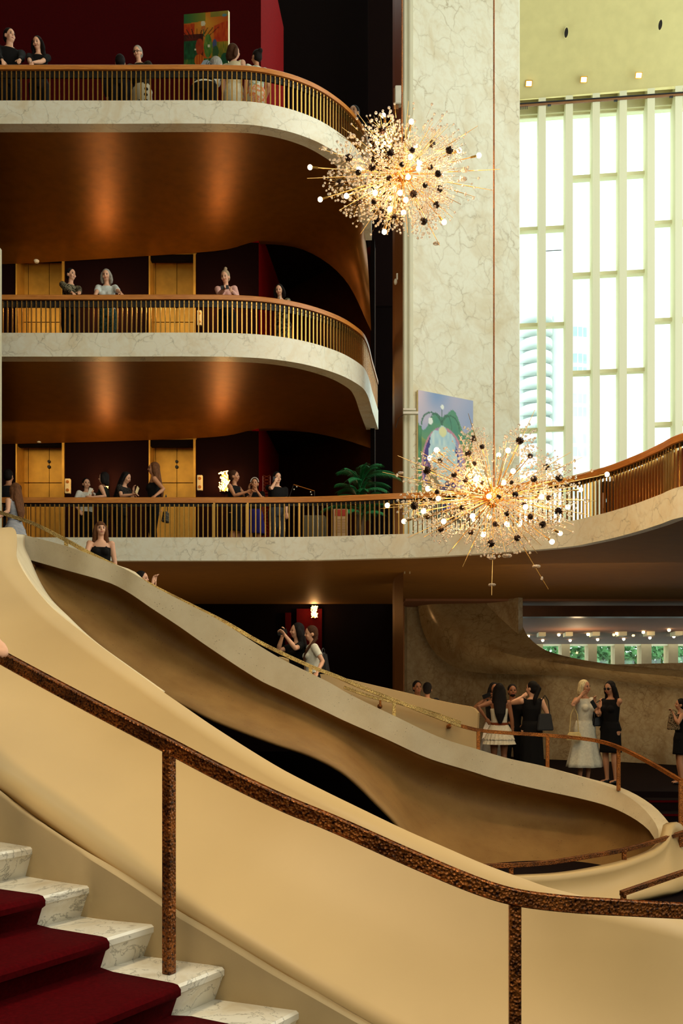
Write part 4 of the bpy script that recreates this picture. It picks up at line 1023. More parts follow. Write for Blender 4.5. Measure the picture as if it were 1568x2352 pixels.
s2_ = [(1035, 165), (145, 476), (52, 563), (1330, 482), (1474, 535), (1427, 757), (1383, 857), (207, 1003), (463, 1110), (565, 1182), (744, 1370), (1105, 1332), (1054, 1090), (715, 365), (588, 225), (1240, 465), (1080, 1040), (290, 455), (40, 800), (310, 1000), (1210, 935), (820, 1100), (780, 400), (830, 470), (540, 330), (1200, 690)]
s2_ = [(860+a/2.8, 880+b/2.8) for a, b in s2_]
chandelier(1134, 1143, 13.5, 250, 160, h2_, b2_, s2_, 26, 'large gilt sputnik chandelier of crystal bursts hanging before the lowest balcony', [(1127, 1284, .05), (1127, 1345, .05), (1228, 1303, .055), (1161, 1279, .065), (919, 1090, .04)], 5, 85)
h1_ = [(610, 270, 1.1), (785, 343, 1), (993, 377, 1), (1130, 430, 1), (343, 490, 1.1), (668, 450, 1), (528, 560, 1), (270, 685, 1.1), (425, 840, 1.1), (632, 777, 1), (848, 770, 1), (1040, 612, .9), (1055, 730, 1), (930, 985, 1), (1030, 855, .9), (910, 880, .7), (660, 645, .8), (760, 860, .8), (560, 340, .9), (700, 300, .9), (480, 700, .8), (880, 500, .8), (760, 540, .7), (600, 900, .9), (980, 560, .8), (540, 830, .8), (420, 600, .8), (840, 430, .8), (700, 950, .8), (940, 700, .7)]
h1_ = [(700+a/3.41, 220+b/3.41, s) for a, b, s in h1_]
b1_ = [(615, 155), (833, 203), (40, 560), (120, 812), (325, 785), (425, 577), (622, 1066), (1090, 990), (1362, 467), (1207, 427), (865, 405), (825, 480), (808, 636), (857, 650), (550, 760), (665, 888), (772, 915), (745, 760), (705, 720), (895, 525), (790, 815), (890, 570), (680, 800), (725, 750)]
b1_ = [(700+a/3.41, 220+b/3.41) for a, b in b1_]
s1_ = [(540, 125), (808, 65), (820, 115), (1118, 243), (1335, 312), (1522, 590), (1478, 716), (1235, 790), (1320, 852), (1162, 944), (1042, 1238), (795, 1135), (640, 1115), (435, 1075), (268, 925), (20, 702), (112, 427), (290, 300), (405, 150), (1205, 920), (690, 1020), (250, 370), (1060, 270), (1000, 215)]
s1_ = [(700+a/3.41, 220+b/3.41) for a, b in s1_]
chandelier(923, 400, 13.5, 205, 150, h1_, b1_, s1_, 26, 'gilt sputnik chandelier of crystal bursts hanging high before the marble pier', [(743, 350, .05), (1065, 400, .05), (1062, 420, .05), (1000, 567, .045), (808, 322, .05)], 9, 85)

# ------------------------------------------------------------------ things on the lowest balcony
def leafstrip(bm, p, d, L_, w_, droop, n=4):
    side = d.cross(Vector((0, 0, 1))).normalized(); prev = None
    for k in range(n+1):
        t = k/n; q = p+d*L_*t+Vector((0, 0, -droop*t*t*L_)); ww = w_*(1-t)**.6*(.5 if k == 0 else 1)+.001
        r = (bm.verts.new(q-side*ww), bm.verts.new(q+side*ww))
        if prev: bm.faces.new((prev[0], prev[1], r[1], r[0]))
        prev = r
M['palm'] = plain('palm_leaf', (30, 120, 66), .5, 0, .35, 3)
pl_ = P(828, 1200, 18.7); pl_.z = R(2.46)
pt = empty('potted_palm', pl_, label='dark green feathery palm in a pot behind the lowest balcony railing', cat='plant')
rp = random.Random(4)
for k in range(44):
    az = rp.uniform(0, 6.283); el = rp.uniform(.35, 1.45); h0 = rp.uniform(0, 1); L_ = rp.uniform(.5, .85)
    d = Vector((math.cos(az)*math.cos(el), math.sin(az)*math.cos(el)*.7, math.sin(el))); base = Vector((0, 0, .8+h0*.75)); bm = bmesh.new(); pts = []
    for s in range(9):
        t = s/8; pts.append(base+d*L_*t+Vector((0, 0, -.45*t*t*L_)))
    tube(bm, pts, [.006]*8+[.002], 4)
    for s in range(2, 26):
        t = s/26; i = min(7, int(t*8)); q = pts[i].lerp(pts[i+1], t*8-i); tn = (pts[i+1]-pts[i]).normalized(); sd = tn.cross(Vector((0, 0, 1))).normalized()
        for sg in (-1, 1): leafstrip(bm, q, (sd*sg*.8+tn*.7).normalized(), .2*(1-t*.5), .009, .5, 3)
    obj('frond', bm, M['palm'], pt, smooth=False, recalc=False)
bm = bmesh.new(); tube(bm, [(0, 0, 0), (0, 0, .3), (0, 0, .33), (0, 0, .33)], [.15, .2, .215, .18], 20); obj('pot', bm, M['pier_brown'], pt)
bm = bmesh.new()
for k in range(5): tube(bm, [(rp.uniform(-.05, .05), rp.uniform(-.05, .05), .3), (rp.uniform(-.08, .08), 0, .95)], .015)
obj('stem', bm, M['bark'], pt)
# notice board
p = P(782, 1200, 18.2); p.z = R(2.46); e = empty('notice_board', p, .0, 'beige notice board with a red panel on a low stand behind the lowest railing', 'sign')
bm = bmesh.new(); box(bm, (0, 0, .62), (.26, .02, .5)); obj('board', bm, plain('beige_card', (196, 160, 118), .7), e, smooth=False)
bm = bmesh.new(); box(bm, (0, -.012, .8), (.2, .005, .12)); obj('red_panel', bm, plain('red_print', (170, 50, 24), .7), e, smooth=False)
bm = bmesh.new()
for r_ in range(9): box(bm, (0, -.012, .68-r_*.03), (.18, .004, .005))
obj('text_lines', bm, M['pier_brown'], e, smooth=False)
bm = bmesh.new(); box(bm, (0, .02, .33), (.26, .05, .14)); 
for s in (-1, 1): box(bm, (s*.1, .05, .14), (.025, .025, .28))
obj('stand', bm, M['wood_dark'], e, smooth=False)
p = P(722, 1200, 18.6); p.z = R(2.46); e = empty('grey_cabinet', p, 0, 'low dark olive grey cabinet behind the lowest railing, left of the notice board', 'cabinet')
bm = bmesh.new(); box(bm, (0, 0, .4), (.42, .35, .8)); bmesh.ops.bevel(bm, geom=bm.edges[:], offset=.02, segments=2, affect='EDGES'); obj('body', bm, plain('olive_grey', (84, 76, 52), .7), e)
bm = bmesh.new(); box(bm, (0, -.18, .4), (.36, .01, .7)); obj('door', bm, plain('olive_grey_door', (80, 72, 50), .6), e, smooth=False)
# tilted drafting frame on a stand
p = P(697, 1145, 18.5); p.z = R(2.46); e = empty('tilted_stand', p, 0, 'dark tilted stand with a slanted gold edge standing right of the man on the phone', 'stand')
a = P(674, 1113, 18.5)-p; b = P(722, 1128, 18.5)-p; c = P(664, 1142, 18.5)-p
bm = bmesh.new(); tube(bm, [a, b], .009); obj('top_edge', bm, M['brass_dim'], e)
bm = bmesh.new(); tube(bm, [a, c], .006); tube(bm, [c, (c.x, 0, .05)], .008); tube(bm, [b, (b.x, .1, .05)], .008); box(bm, ((a.x+b.x)/2, .0, .03), (.5, .4, .03)); obj('frame', bm, M['black'], e)
for q in ((681, 1118), (713, 1130), (675, 1124), (715, 1136)):
    bm = bmesh.new(); ico(bm, P(q[0], q[1], 18.46)-p, .015, 1); obj('clip_lamp', bm, M['white'], e)
p = P(612, 1150, 19.0); p.z = R(2.46); e = empty('lattice_screen', p, 0, 'narrow dark carved lattice screen standing behind the man on the phone', 'screen')
bm = bmesh.new()
for s in range(2): box(bm, ((s-.5)*.14, 0, .82), (.015, .03, 1.64))
for r_ in range(26):
    z = .05+r_*.062; tube(bm, [(-.07, 0, z), (.07, 0, z+.062)], .004, 4); tube(bm, [(.07, 0, z), (-.07, 0, z+.062)], .004, 4)
obj('lattice', bm, M['wood_dark'], e); bm = bmesh.new(); box(bm, (0, 0, .02), (.2, .2, .04)); obj('foot', bm, M['wood_dark'], e)
# ------------------------------------------------------------------ people
SK = {'light': plain('light_skin', (226, 172, 138), .5, 0, .04, 6), 'mid': plain('mid_skin', (196, 138, 100), .5, 0, .04, 6), 'tan': plain('tan_skin', (150, 96, 62), .5, 0, .05, 6)}
def hairmat(name, rgb):
    n = NT(name); mp = n.n('ShaderNodeMapping'); mp.inputs['Scale'].default_value = (60, 60, 4); n.l(n.co, mp.inputs['Vector'])
    f = n.noise(1.5, 4, vec=mp.outputs[0]); c = srgb(*rgb); n.bump(f, .5, .01)
    return n.set(.75, 0, spec=.2, color=n.ramp(f, [(.3, tuple(v*.6 for v in c[:3])+(1,)), (.7, tuple(min(1, v*1.4) for v in c[:3])+(1,))]))
HM = {'black': hairmat('black_hair', (22, 16, 14)), 'brown': hairmat('brown_hair', (70, 42, 24)), 'auburn': hairmat('auburn_hair', (104, 66, 38)), 'grey': hairmat('grey_hair', (150, 146, 136)), 'blond': hairmat('blond_hair', (214, 196, 150)), 'ash': hairmat('ash_blond_hair', (160, 140, 112))}
CM = {}
def cloth(rgb, pat=None):
    key = (rgb, pat)
    if key in CM: return CM[key]
    nm = 'cloth_%d' % len(CM)
    if pat is None: m = fabric(nm, rgb, .1)
    else:
        n = NT(nm); kind, rgb2, sc2 = pat
        if kind == 'stripe':
            q = n.n('ShaderNodeTexWave', bands_direction='Z'); q.inputs['Scale'].default_value = sc2; n.l(n.co, q.inputs['Vector']); f = q.outputs['Fac']; c = n.ramp(f, [(.45, srgb(*rgb)), (.6, srgb(*rgb2))])
        elif kind == 'dots':
            q = n.n('ShaderNodeTexVoronoi'); q.inputs['Scale'].default_value = sc2; q.inputs['Randomness'].default_value = .3; n.l(n.co, q.inputs['Vector']); c = n.ramp(q.outputs['Distance'], [(.3, srgb(*rgb2)), (.34, srgb(*rgb))])
        else:
            c = n.ramp(n.noise(sc2, 3, .6), [(.44, srgb(*rgb)), (.54, srgb(*rgb2)), (.62, srgb(*rgb))])
        m = n.set(.85, 0, c, .2)
    CM[key] = m; return m
EYE_M = plain('dark_eye', (24, 16, 12), .2); LIP_M = plain('lip', (168, 74, 66), .45); SHOE = plain('dark_shoe', (24, 18, 16), .5)
def V3(s, f, z): return Vector((s, -f, z))
def remesh(o, v, sm=4):
    r = o.modifiers.new('remesh', 'REMESH'); r.mode = 'VOXEL'; r.voxel_size = v; r.use_smooth_shade = True
    if sm: q = o.modifiers.new('smooth', 'SMOOTH'); q.iterations = sm; q.factor = .5
def ik(S, Hd, l1, l2, hint):
    d = Hd-S; L = d.length
    if L > (l1+l2)*.995: Hd = S+d*((l1+l2)*.995/L); d = Hd-S; L = d.length
    if L < .12: L = .12
    u = d.normalized(); a = (l1*l1-l2*l2+L*L)/(2*L); h = math.sqrt(max(0, l1*l1-a*a))
    n = hint-u*hint.dot(u); n = n.normalized() if n.length > 1e-4 else Vector((0, 0, -1))
    return S+u*a+n*h, Hd
def hand(bm, E, Hd, palm_n, curl=.5, side=1):
    u = (Hd-E).normalized(); n = palm_n-u*palm_n.dot(u)
    n = n.normalized() if n.length > 1e-3 else u.orthogonal().normalized()
    w_ = u.cross(n)*side
    Mx = Matrix((w_, n, u)).transposed().to_4x4()
    ball(bm, Hd+u*.045, (.038, .016, .05), 10, 8, M=Mx)
    for k, L_ in enumerate((.068, .078, .073, .057)):
        b = Hd+u*.082+w_*(-.027+k*.018); L_ *= 1.0
        p1 = b+(u*math.cos(curl*.6)+n*math.sin(curl*.6))*L_*.45; p2 = p1+(u*math.cos(curl*1.5)+n*math.sin(curl*1.5))*L_*.32; p3 = p2+(u*math.cos(curl*2.3)+n*math.sin(curl*2.3))*L_*.25
        tube(bm, [b-u*.015, p1, p2, p3], [.0098, .009, .0085, .0065], 6)
    b = Hd+u*.02-w_*.03; p1 = b+(-w_*.7+u*.6+n*.3).normalized()*.036; p2 = p1+(-w_*.2+u*.9+n*.4).normalized()*.03
    tube(bm, [b, p1, p2], [.0125, .0105, .008], 6)
def person(px, py, D, floor, face, label, group=None, male=False, skin='light', hair=('short', 'black'), top=('tee', (20, 18, 18), None), bottom=('trousers', (20, 18, 20), None), hL=(.20, .05, .80), hR=(-.20, .05, .80), lean=0, yaw=0, pitch=0, curl=.6, step=0, extra=(), scale=None, wid=1.0, hint=None, child=False, roll=0, hintL=None, hintR=None):
    fa = math.radians(face); th = math.radians(lean)
    def bend(v):
        q = Vector(v); piv = Vector((0, 0, .92))
        if q.z > .92:
            k = min(1, (q.z-.92)/.2)
            q = piv+Matrix.Rotation(th*k, 3, 'X') @ (q-piv)
        return q
    nk = Vector((0, 0, 1.47)); nb = bend(nk)
    HR = Matrix.Rotation(th*.3, 3, 'X') @ Matrix.Rotation(math.radians(yaw), 3, 'Z') @ Matrix.Rotation(math.radians(pitch), 3, 'X') @ Matrix.Rotation(math.radians(roll), 3, 'Y')
    def hd(s, f, z): return nb+HR @ (V3(s, f, z)-nk)
    topz = max(hd(0, 0, 1.705).z, hd(0, -.05, 1.69).z)
    base = P(px, 0, D); hx = hd(0, 0, 1.6)
    zt = EYE+(YH-py)*D/F; S = scale or (zt-R(floor))/topz
    # put the head, not the feet, over the traced column
    off = Matrix.Rotation(fa, 3, 'Z') @ Vector((hx.x, hx.y, 0))*S
    loc = Vector((base.x, D, zt-topz*S if scale else R(floor)))-Vector((off.x, off.y, 0))
    e = empty('person', loc, fa, label, 'person', group); e.scale = (S, S, S)
    Ri = Matrix.Rotation(-fa, 3, 'Z')
    def tgt(h):
        if h[0] == 'px': return (Ri @ (P(h[1], h[2], h[3])-loc))/S
        return V3(*h)
    sw = (.185 if male else .158)*wid
    body = bmesh.new()
    if male: TR = [(.82, .13, .10), (.92, .155, .11), (1.02, .145, .10), (1.14, .155, .105), (1.26, .172, .112), (1.36, .17, .085), (1.42, .07, .06)]
    else: TR = [(.82, .13, .105), (.90, .165, .118), (1.03, .122, .088), (1.14, .128, .10), (1.24, .14, .108), (1.35, .145, .078), (1.41, .062, .056)]
    TR = [(z, a*wid, b*wid) for z, a, b in TR]
    def torso(bm, z0, z1, grow, tail=None):
        pts, rad = [], []
        zs = sorted(set([z0, z1]+[t[0] for t in TR if z0 < t[0] < z1]))
        for z in zs:
            a = interp([(t[0], t[1]) for t in TR], z)+grow; b = interp([(t[0], t[2]) for t in TR], z)+grow; pts.append(bend((0, 0, z))); rad.append((a, b))
        tube(bm, pts, rad, 20, up=(1, 0, 0))
    torso(body, .82, 1.42, 0)
    if not male:
        for s in (-1, 1): ball(body, bend(V3(s*.062*wid, .085*wid, 1.235)), (.058, .05, .058), 10, 8)
    tube(body, [bend((0, 0, 1.37)), bend(V3(0, 0, 1.44)), hd(0, .005, 1.51)], [.062 if male else .052, .054 if male else .044, .052 if male else .045], 12)
    HM4 = HR.to_4x4()
    ball(body, hd(0, -.004, 1.60), (.074, .093, .097), 18, 14, M=HM4)
    ball(body, hd(0, .028, 1.537), (.056, .062, .072) if male else (.051, .06, .066), 14, 10, M=HM4)
    ball(body, hd(0, .094, 1.568), (.012, .020, .020), 8, 6, M=HM4); ball(body, hd(0, .086, 1.59), (.009, .014, .028), 8, 6, M=HM4)
    for s in (-1, 1):
        ball(body, hd(s*.074, -.004, 1.568), (.012, .022, .032), 8, 6, M=HM4); ball(body, hd(s*.035, .066, 1.552), (.024, .024, .024), 8, 6, M=HM4)
    legs = []
    for s in (-1, 1):
        st_ = step*s; hip = Vector((s*.085*wid, 0, .88)); kn = V3(s*.085, .02+st_*.5, .48); an = V3(s*.085, -.02+st_, .085); legs.append((hip, kn, an))
        tube(body, [hip, hip.lerp(kn, .4), kn, kn.lerp(an, .3), kn.lerp(an, .6), an, V3(s*.085, -.02+st_, .03)], [.092*wid, .078*wid, .052, .054, .043, .034, .036], 12)
        ball(body, V3(s*.09, .05+st_, .035), (.042, .115, .034), 12, 8)
    arms = []
    for s, h, hn in ((1, hL, hintL), (-1, hR, hintR)):
        Sx = bend((s*sw, 0, 1.365)); T_ = tgt(h); hv = V3(s*.5, -.5, -.8) if hn is None else V3(*hn)
        E, Hn = ik(Sx, T_, .275, .245, hv); arms.append((Sx, E, Hn))
        ball(body, Sx, (.052*wid, .05, .052), 10, 8)
        tube(body, [Sx-V3(s*.04, 0, 0), Sx.lerp(E, .12), Sx.lerp(E, .5), E, E.lerp(Hn, .3), E.lerp(Hn, .75), Hn, Hn+(Hn-E).normalized()*.02], [.045, .047*wid, .042*wid, .035, .036, .027, .023, .022], 10)
        hand(body, E, Hn, V3(0, .2, -1) if T_.z < 1.1 else V3(0, 1, 0), curl, s)
    o = obj('body', body, SK[skin], e, recalc=False); remesh(o, .0085)
    # face features
    for s in (-1, 1):
        bm = bmesh.new(); ball(bm, hd(s*.030, .083, 1.588), (.013, .006, .007), 8, 6, M=HM4); ball(bm, hd(s*.031, .087, 1.607), (.017, .005, .0035), 8, 6, M=HM4); obj('eye', bm, EYE_M, e)
    bm = bmesh.new(); ball(bm, hd(0, .087, 1.529), (.022, .006, .007), 10, 6, M=HM4); obj('mouth', bm, LIP_M, e)
    # hair
    bm = bmesh.new(); style, hc = hair[0], HM[hair[1]]; hl = hair[2] if len(hair) > 2 else .95
    if style != 'cap': ball(bm, hd(0, -.018, 1.612), (.083, .096, .098), 18, 14, M=HM4)
    ball(bm, hd(0, -.036, 1.57), (.080, .076, .085), 14, 10, M=HM4)
    if style in ('bob', 'long', 'wavy'):
        for s in (-1, 1): tube(bm, [hd(s*.068, .01, 1.64), hd(s*.082, .0, 1.58), hd(s*.086, -.015, 1.51), hd(s*.078, -.03, 1.45)], [.02, .03, .035, .025], 8, flat=1.5)
        tube(bm, [hd(0, -.05, 1.6), hd(0, -.065, 1.5), hd(0, -.06, 1.43)], [(.08, .05), (.09, .045), (.075, .03)], 12, up=(1, 0, 0))
    if style in ('long', 'wavy'):
        b0 = bend(V3(0, -.10, 1.35)); b1 = bend(V3(0, -.14, (1.35+hl)/2)); b2 = bend(V3(0, -.14, hl))
        tube(bm, [hd(0, -.06, 1.58), hd(0, -.075, 1.47), b0, b1, b2], [(.085, .05), (.1, .05), (.11, .045), (.095, .04), (.03, .02)], 14, up=(1, 0, 0))
        for s in (-1, 1): tube(bm, [hd(s*.08, -.02, 1.5), bend(V3(s*.1, -.03, 1.38)), bend(V3(s*.1, .02, 1.26))], [.035, .035, .012], 8)
    if style == 'bangs':
        pass
    if style == 'bun': ball(bm, hd(0, -.105, 1.655), (.045, .045, .045), 12, 8)
    if style == 'topbun': ball(bm, hd(0, -.06, 1.725), (.036, .036, .034), 12, 8)
    if style == 'pony': tube(bm, [hd(0, -.1, 1.64), hd(0, -.14, 1.58), bend(V3(0, -.14, 1.4)), bend(V3(0, -.13, hl))], [.03, .04, .038, .012], 10)
    if style == 'braid':
        pts = [hd(.05, -.06, 1.5), bend(V3(.09, .02, 1.42)), bend(V3(.09, .11, 1.32)), bend(V3(.07, .14, 1.2)), bend(V3(.06, .14, 1.12))]
        tube(bm, pts, [.03, .026, .022, .02, .012], 8)
        for k in range(9): q = pts[min(3, k//2)].lerp(pts[min(4, k//2+1)], (k % 2)*.5); ball(bm, q, .027, 8, 6)
    if style in ('bob', 'long', 'wavy') and hair[-1] == 'bangs': ball(bm, hd(0, .055, 1.645), (.062, .034, .036), 12, 8, M=HM4)
    o = obj('hair', bm, hc, e, recalc=False); remesh(o, .011, 3)
    # clothing
    tk, tc, tp = top; tm = cloth(tc, tp); bk_, bc, bp = bottom[:3]; bmm = cloth(bc, bp); hem = bottom[3] if len(bottom) > 3 else .5; fl = bottom[4] if len(bottom) > 4 else .2
    z1 = {'strapless': 1.27, 'camisole': 1.31}.get(tk, 1.395); z0 = .98 if bk_ in ('skirt', 'dress') else (.86 if tk != 'shirt' else .84)
    bm = bmesh.new(); torso(bm, z0, z1, .013)
    if tk == 'camisole':
        for s in (-1, 1): tube(bm, [bend(V3(s*.075, .085, 1.28)), bend(V3(s*.085, .03, 1.39)), bend(V3(s*.08, -.05, 1.38)), bend(V3(s*.07, -.085, 1.28))], .011, 6)
    if tk in ('sleeveless', 'tee', 'shirt', 'long'):
        for s in (-1, 1): ball(bm, bend(V3(s*sw*.82, 0, 1.372)), (.05, .055, .045), 10, 8)
    if not male and tk != 'none':
        for s in (-1, 1): ball(bm, bend(V3(s*.062*wid, .087*wid, 1.235)), (.066, .056, .062), 10, 8)
    if tk in ('tee', 'shirt', 'long'):
        fr_ = {'tee': .62, 'shirt': 1.0, 'long': 1.0}[tk]
        for Sx, E, Hn in arms:
            ball(bm, Sx, (.064*wid, .062, .062), 10, 8)
            if tk == 'tee': tube(bm, [Sx, Sx.lerp(E, .3), Sx.lerp(E, fr_)], [.06*wid, .058*wid, .054*wid], 12)
            else: tube(bm, [Sx, Sx.lerp(E, .5), E, E.lerp(Hn, .5), E.lerp(Hn, .93)], [.06*wid, .056*wid, .049, .044, .036], 12)
    o = obj({'tee': 't_shirt', 'shirt': 'shirt', 'long': 'blouse'}.get(tk, 'dress_bodice' if bk_ == 'dress' else 'sleeveless_top'), bm, tm, e, recalc=False); remesh(o, .0115, 3)
    if bk_ in ('trousers', 'jeans'):
        bm = bmesh.new(); torso(bm, .82, 1.0, .014)
        for hip, kn, an in legs: tube(bm, [hip+Vector((0, 0, .04)), hip.lerp(kn, .4), kn, kn.lerp(an, .5), an+Vector((0, 0, .0))], [.105*wid, .092*wid, .068, .06, .056], 14)
        o = obj('trousers', bm, bmm, e, recalc=False); remesh(o, .0125, 3)
    else:
        bm = bmesh.new(); rows = []; m = 56; nz = 12; ph = px % 7
        for k in range(nz+1):
            t = k/nz; z = 1.03+(hem-1.03)*t; r = []
            a0 = interp([(q[0], q[1]) for q in TR], max(z, .86))+.018; b0 = interp([(q[0], q[2]) for q in TR], max(z, .86))+.018
            g = fl*max(0, t-.12)**1.2
            for j in range(m):
                an_ = 2*math.pi*j/m; fold = 1+(.06*math.sin(an_*9+ph)+.035*math.sin(an_*5+ph*2))*t*min(1, fl*5+.25)
                c_ = bend((0, 0, z)); r.append(Vector((c_.x+math.cos(an_)*(a0+g)*fold, c_.y+math.sin(an_)*(b0+g*.85)*fold, z)))
            rows.append(r)
        grid(bm, rows, closeu=True); o = obj('skirt', bm, bmm, e); o.modifiers.new('solid', 'SOLIDIFY').thickness = .006
    for i, (hip, kn, an) in enumerate(legs):
        bm = bmesh.new(); s = -1 if i == 0 else 1; ball(bm, Vector((s*.09, an.y-.055, .032)), (.047, .125, .034), 12, 8); ball(bm, an+Vector((0, .01, -.04)), (.042, .05, .04), 10, 8); o = obj('shoe', bm, SHOE, e)
    for k in extra:
        if k == 'belt':
            bm = bmesh.new(); tube(bm, [bend((0, 0, .985)), bend((0, 0, 1.03))], [(.155*wid, .12*wid), (.148*wid, .115*wid)], 24, up=(1, 0, 0)); obj('belt', bm, cloth((120, 56, 26)), e)
        if k == 'glasses' or k == 'sunglasses':
            bm = bmesh.new()
            for s in (-1, 1):
                if k == 'sunglasses': ball(bm, hd(s*.033, .094, 1.587), (.028, .008, .02), 12, 8, M=HM4)
                else:
                    ring = [hd(s*.033+math.cos(a)*.024, .096, 1.587+math.sin(a)*.018) for a in [j*math.pi/6 for j in range(13)]]; tube(bm, ring, .0035, 5)
                tube(bm, [hd(s*.055, .09, 1.59), hd(s*.078, .0, 1.59)], .004, 5)
            tube(bm, [hd(-.012, .1, 1.59), hd(.012, .1, 1.59)], .004, 5); obj(k, bm, M['black'], e)
        if k == 'headband':
            bm = bmesh.new(); tube(bm, [hd(math.cos(a)*.086, .03+0*a, 1.61+math.sin(a)*.1) for a in [j*math.pi/8 for j in range(9)]], .01, 6); obj('headband', bm, cloth((210, 200, 190)), e)
        if k == 'ruffle':
            for j, (zz, rr_) in enumerate(((.84, .215), (.76, .235))):
                bm = bmesh.new(); rows = [[Vector((math.cos(a)*(rr_+q*.02)*(1+.05*math.sin(a*22)), math.sin(a)*(rr_*.8+q*.02)*(1+.05*math.sin(a*22)), zz-q*.05)) for a in [2*math.pi*i/120 for i in range(120)]] for q in (0, 1, 2)]
                grid(bm, rows, closeu=True); obj('ruffle', bm, bmm, e)
        if k == 'beard':
            bm = bmesh.new(); ball(bm, hd(0, .048, 1.51), (.048, .045, .035), 12, 8, M=HM4); obj('beard', bm, HM['black'], e)
    Rf = Matrix.Rotation(fa, 3, 'Z')
    def world(v): return loc+Rf @ (Vector(v)*S)
    tips = [world(Hn+(Hn-E).normalized()*.09) for Sx, E, Hn in arms]
    return e, tips, world, bend, S
def phone(p, rot, label, col='black', name='phone'):
    e = empty(name, p, 0, label, name, 'phones held by visitors' if name == 'phone' else None); e.rotation_euler = rot
    bm = bmesh.new(); box(bm, (0, 0, 0), (.072, .009, .148)); bmesh.ops.bevel(bm, geom=bm.edges[:], offset=.004, segments=2, affect='EDGES'); obj('case', bm, M[col], e)
    bm = bmesh.new(); box(bm, (0, .005, 0), (.064, .002, .138)); obj('screen', bm, plain('phone_screen', (70, 80, 92), .1), e, smooth=False)
def handbag(p, w_, h, d, m, label, rz=0, strap=None, name='handbag', cat='bag'):
    e = empty(name, p, rz, label, cat); bm = bmesh.new(); r = box(bm, (0, 0, h/2), (w_, d, h))
    for v in r:
        if v.co.z > h*.6: v.co.x *= .7; v.co.y *= .45
    bmesh.ops.bevel(bm, geom=bm.edges[:], offset=min(w_, d)*.15, segments=3, affect='EDGES'); obj('bag_body', bm, m, e)
    if strap:
        bm = bmesh.new(); q = [(-w_*.28, 0, h*.95), (-w_*.2, 0, h+strap*.7), (0, 0, h+strap), (w_*.2, 0, h+strap*.7), (w_*.28, 0, h*.95)]; tube(bm, [P_[:] for P_ in PXl(q)], .008, 6); obj('strap', bm, m, e)
    return e
def PXl(q):
    out = []
    for k in range(17):
        t = k/16*(len(q)-1); i = min(int(t), len(q)-2); a = q[i]; b = q[i+1]; out.append(tuple(a[j]+(b[j]-a[j])*(t-i) for j in range(3)))
    return out
BK = (16, 14, 14); WHT = (224, 220, 205)
F1, F2, F3, FL = 2.46, 6.07, 10.16, -1.49
# uppermost balcony
person(22, 65, 18.35, F3, 25, 'person in a black shirt leaning on the uppermost railing at the left edge', male=True, skin='light', hair=('short', 'black'), top=('shirt', BK, None), hL=('px', 42, 146, 17.75), hR=('px', 10, 150, 17.8), lean=8, yaw=25)
person(86, 84, 18.2, F3, 5, 'person with long dark wavy hair and black top, forearms on the uppermost railing', skin='light', hair=('wavy', 'black', 1.2), top=('tee', BK, None), hL=('px', 66, 147, 17.72), hR=('px', 72, 150, 17.75), lean=10, pitch=12, yaw=-15)
person(316, 106, 18.3, F3, -15, 'person with short grey hair, glasses, dark shawl and dotted white dress, uppermost balcony', skin='light', hair=('short', 'grey'), top=('long', (36, 30, 20), ('mott', (60, 50, 34), 30)), bottom=('skirt', (196, 186, 160), ('dots', (20, 18, 18), 9), .3, .08), hL=('px', 348, 160, 18.0), hR=('px', 290, 160, 18.0), lean=14, pitch=14, extra=('glasses',), wid=1.15)
person(276, 128, 18.8, F3, 190, 'person in dark jacket stooping behind the grey haired visitor, uppermost balcony', skin='mid', hair=('short', 'black'), top=('long', (30, 26, 30), None), lean=40, hL=(.2, .3, .8), hR=(-.2, .3, .8))
e_, t_, wf, bd, S_ = person(497, 134, 19.6, F3, 165, 'person seen from behind in white shirt with black backpack, below the garden painting', skin='light', hair=('short', 'grey'), top=('tee', WHT, None), lean=38, pitch=30, hL=(.2, .35, .8), hR=(-.2, .35, .8))
bp = empty('backpack', wf(bd((0, .16, 1.15))), e_.rotation_euler.z, 'slim black backpack on the stooping person in white, uppermost balcony', 'bag'); bp.rotation_euler = (math.radians(38), 0, e_.rotation_euler.z)
bm = bmesh.new(); box(bm, (0, 0, 0), (.16, .1, .36)); bmesh.ops.bevel(bm, geom=bm.edges[:], offset=.03, segments=3, affect='EDGES'); obj('bag_body', bm, M['black'], bp)
bm = bmesh.new(); 
for s in (-1, 1): tube(bm, [(s*.07, -.02, .17), (s*.1, -.15, .2), (s*.1, -.22, .05), (s*.08, -.05, -.15)], .012, 6)
obj('strap', bm, M['black'], bp)
person(537, 102, 18.7, F3, 160, 'person seen from behind in sleeveless cream dress, brown ponytail, uppermost balcony', skin='light', hair=('bob', 'brown'), top=('sleeveless', (214, 200, 164), None), bottom=('dress', (222, 214, 186), None, .35, .03), hL=(.21, .05, .78), hR=(-.24, .12, .78), yaw=-35)
person(589, 116, 18.6, F3, 200, 'person with high dark bun and white dress printed with orange flowers, uppermost balcony', skin='mid', hair=('bun', 'black'), top=('tee', (214, 216, 196), ('mott', (120, 150, 130), 14)), bottom=('dress', (214, 206, 180), ('mott', (220, 110, 40), 6), .4, .06), hL=(.2, .05, .8), hR=(-.2, .2, .95), yaw=25)
person(813, 242, 21.2, F3, -10, 'person peering over the far curved end of the uppermost railing, dark hair', skin='light', hair=('short', 'black'), top=('tee', BK, None), yaw=-15)
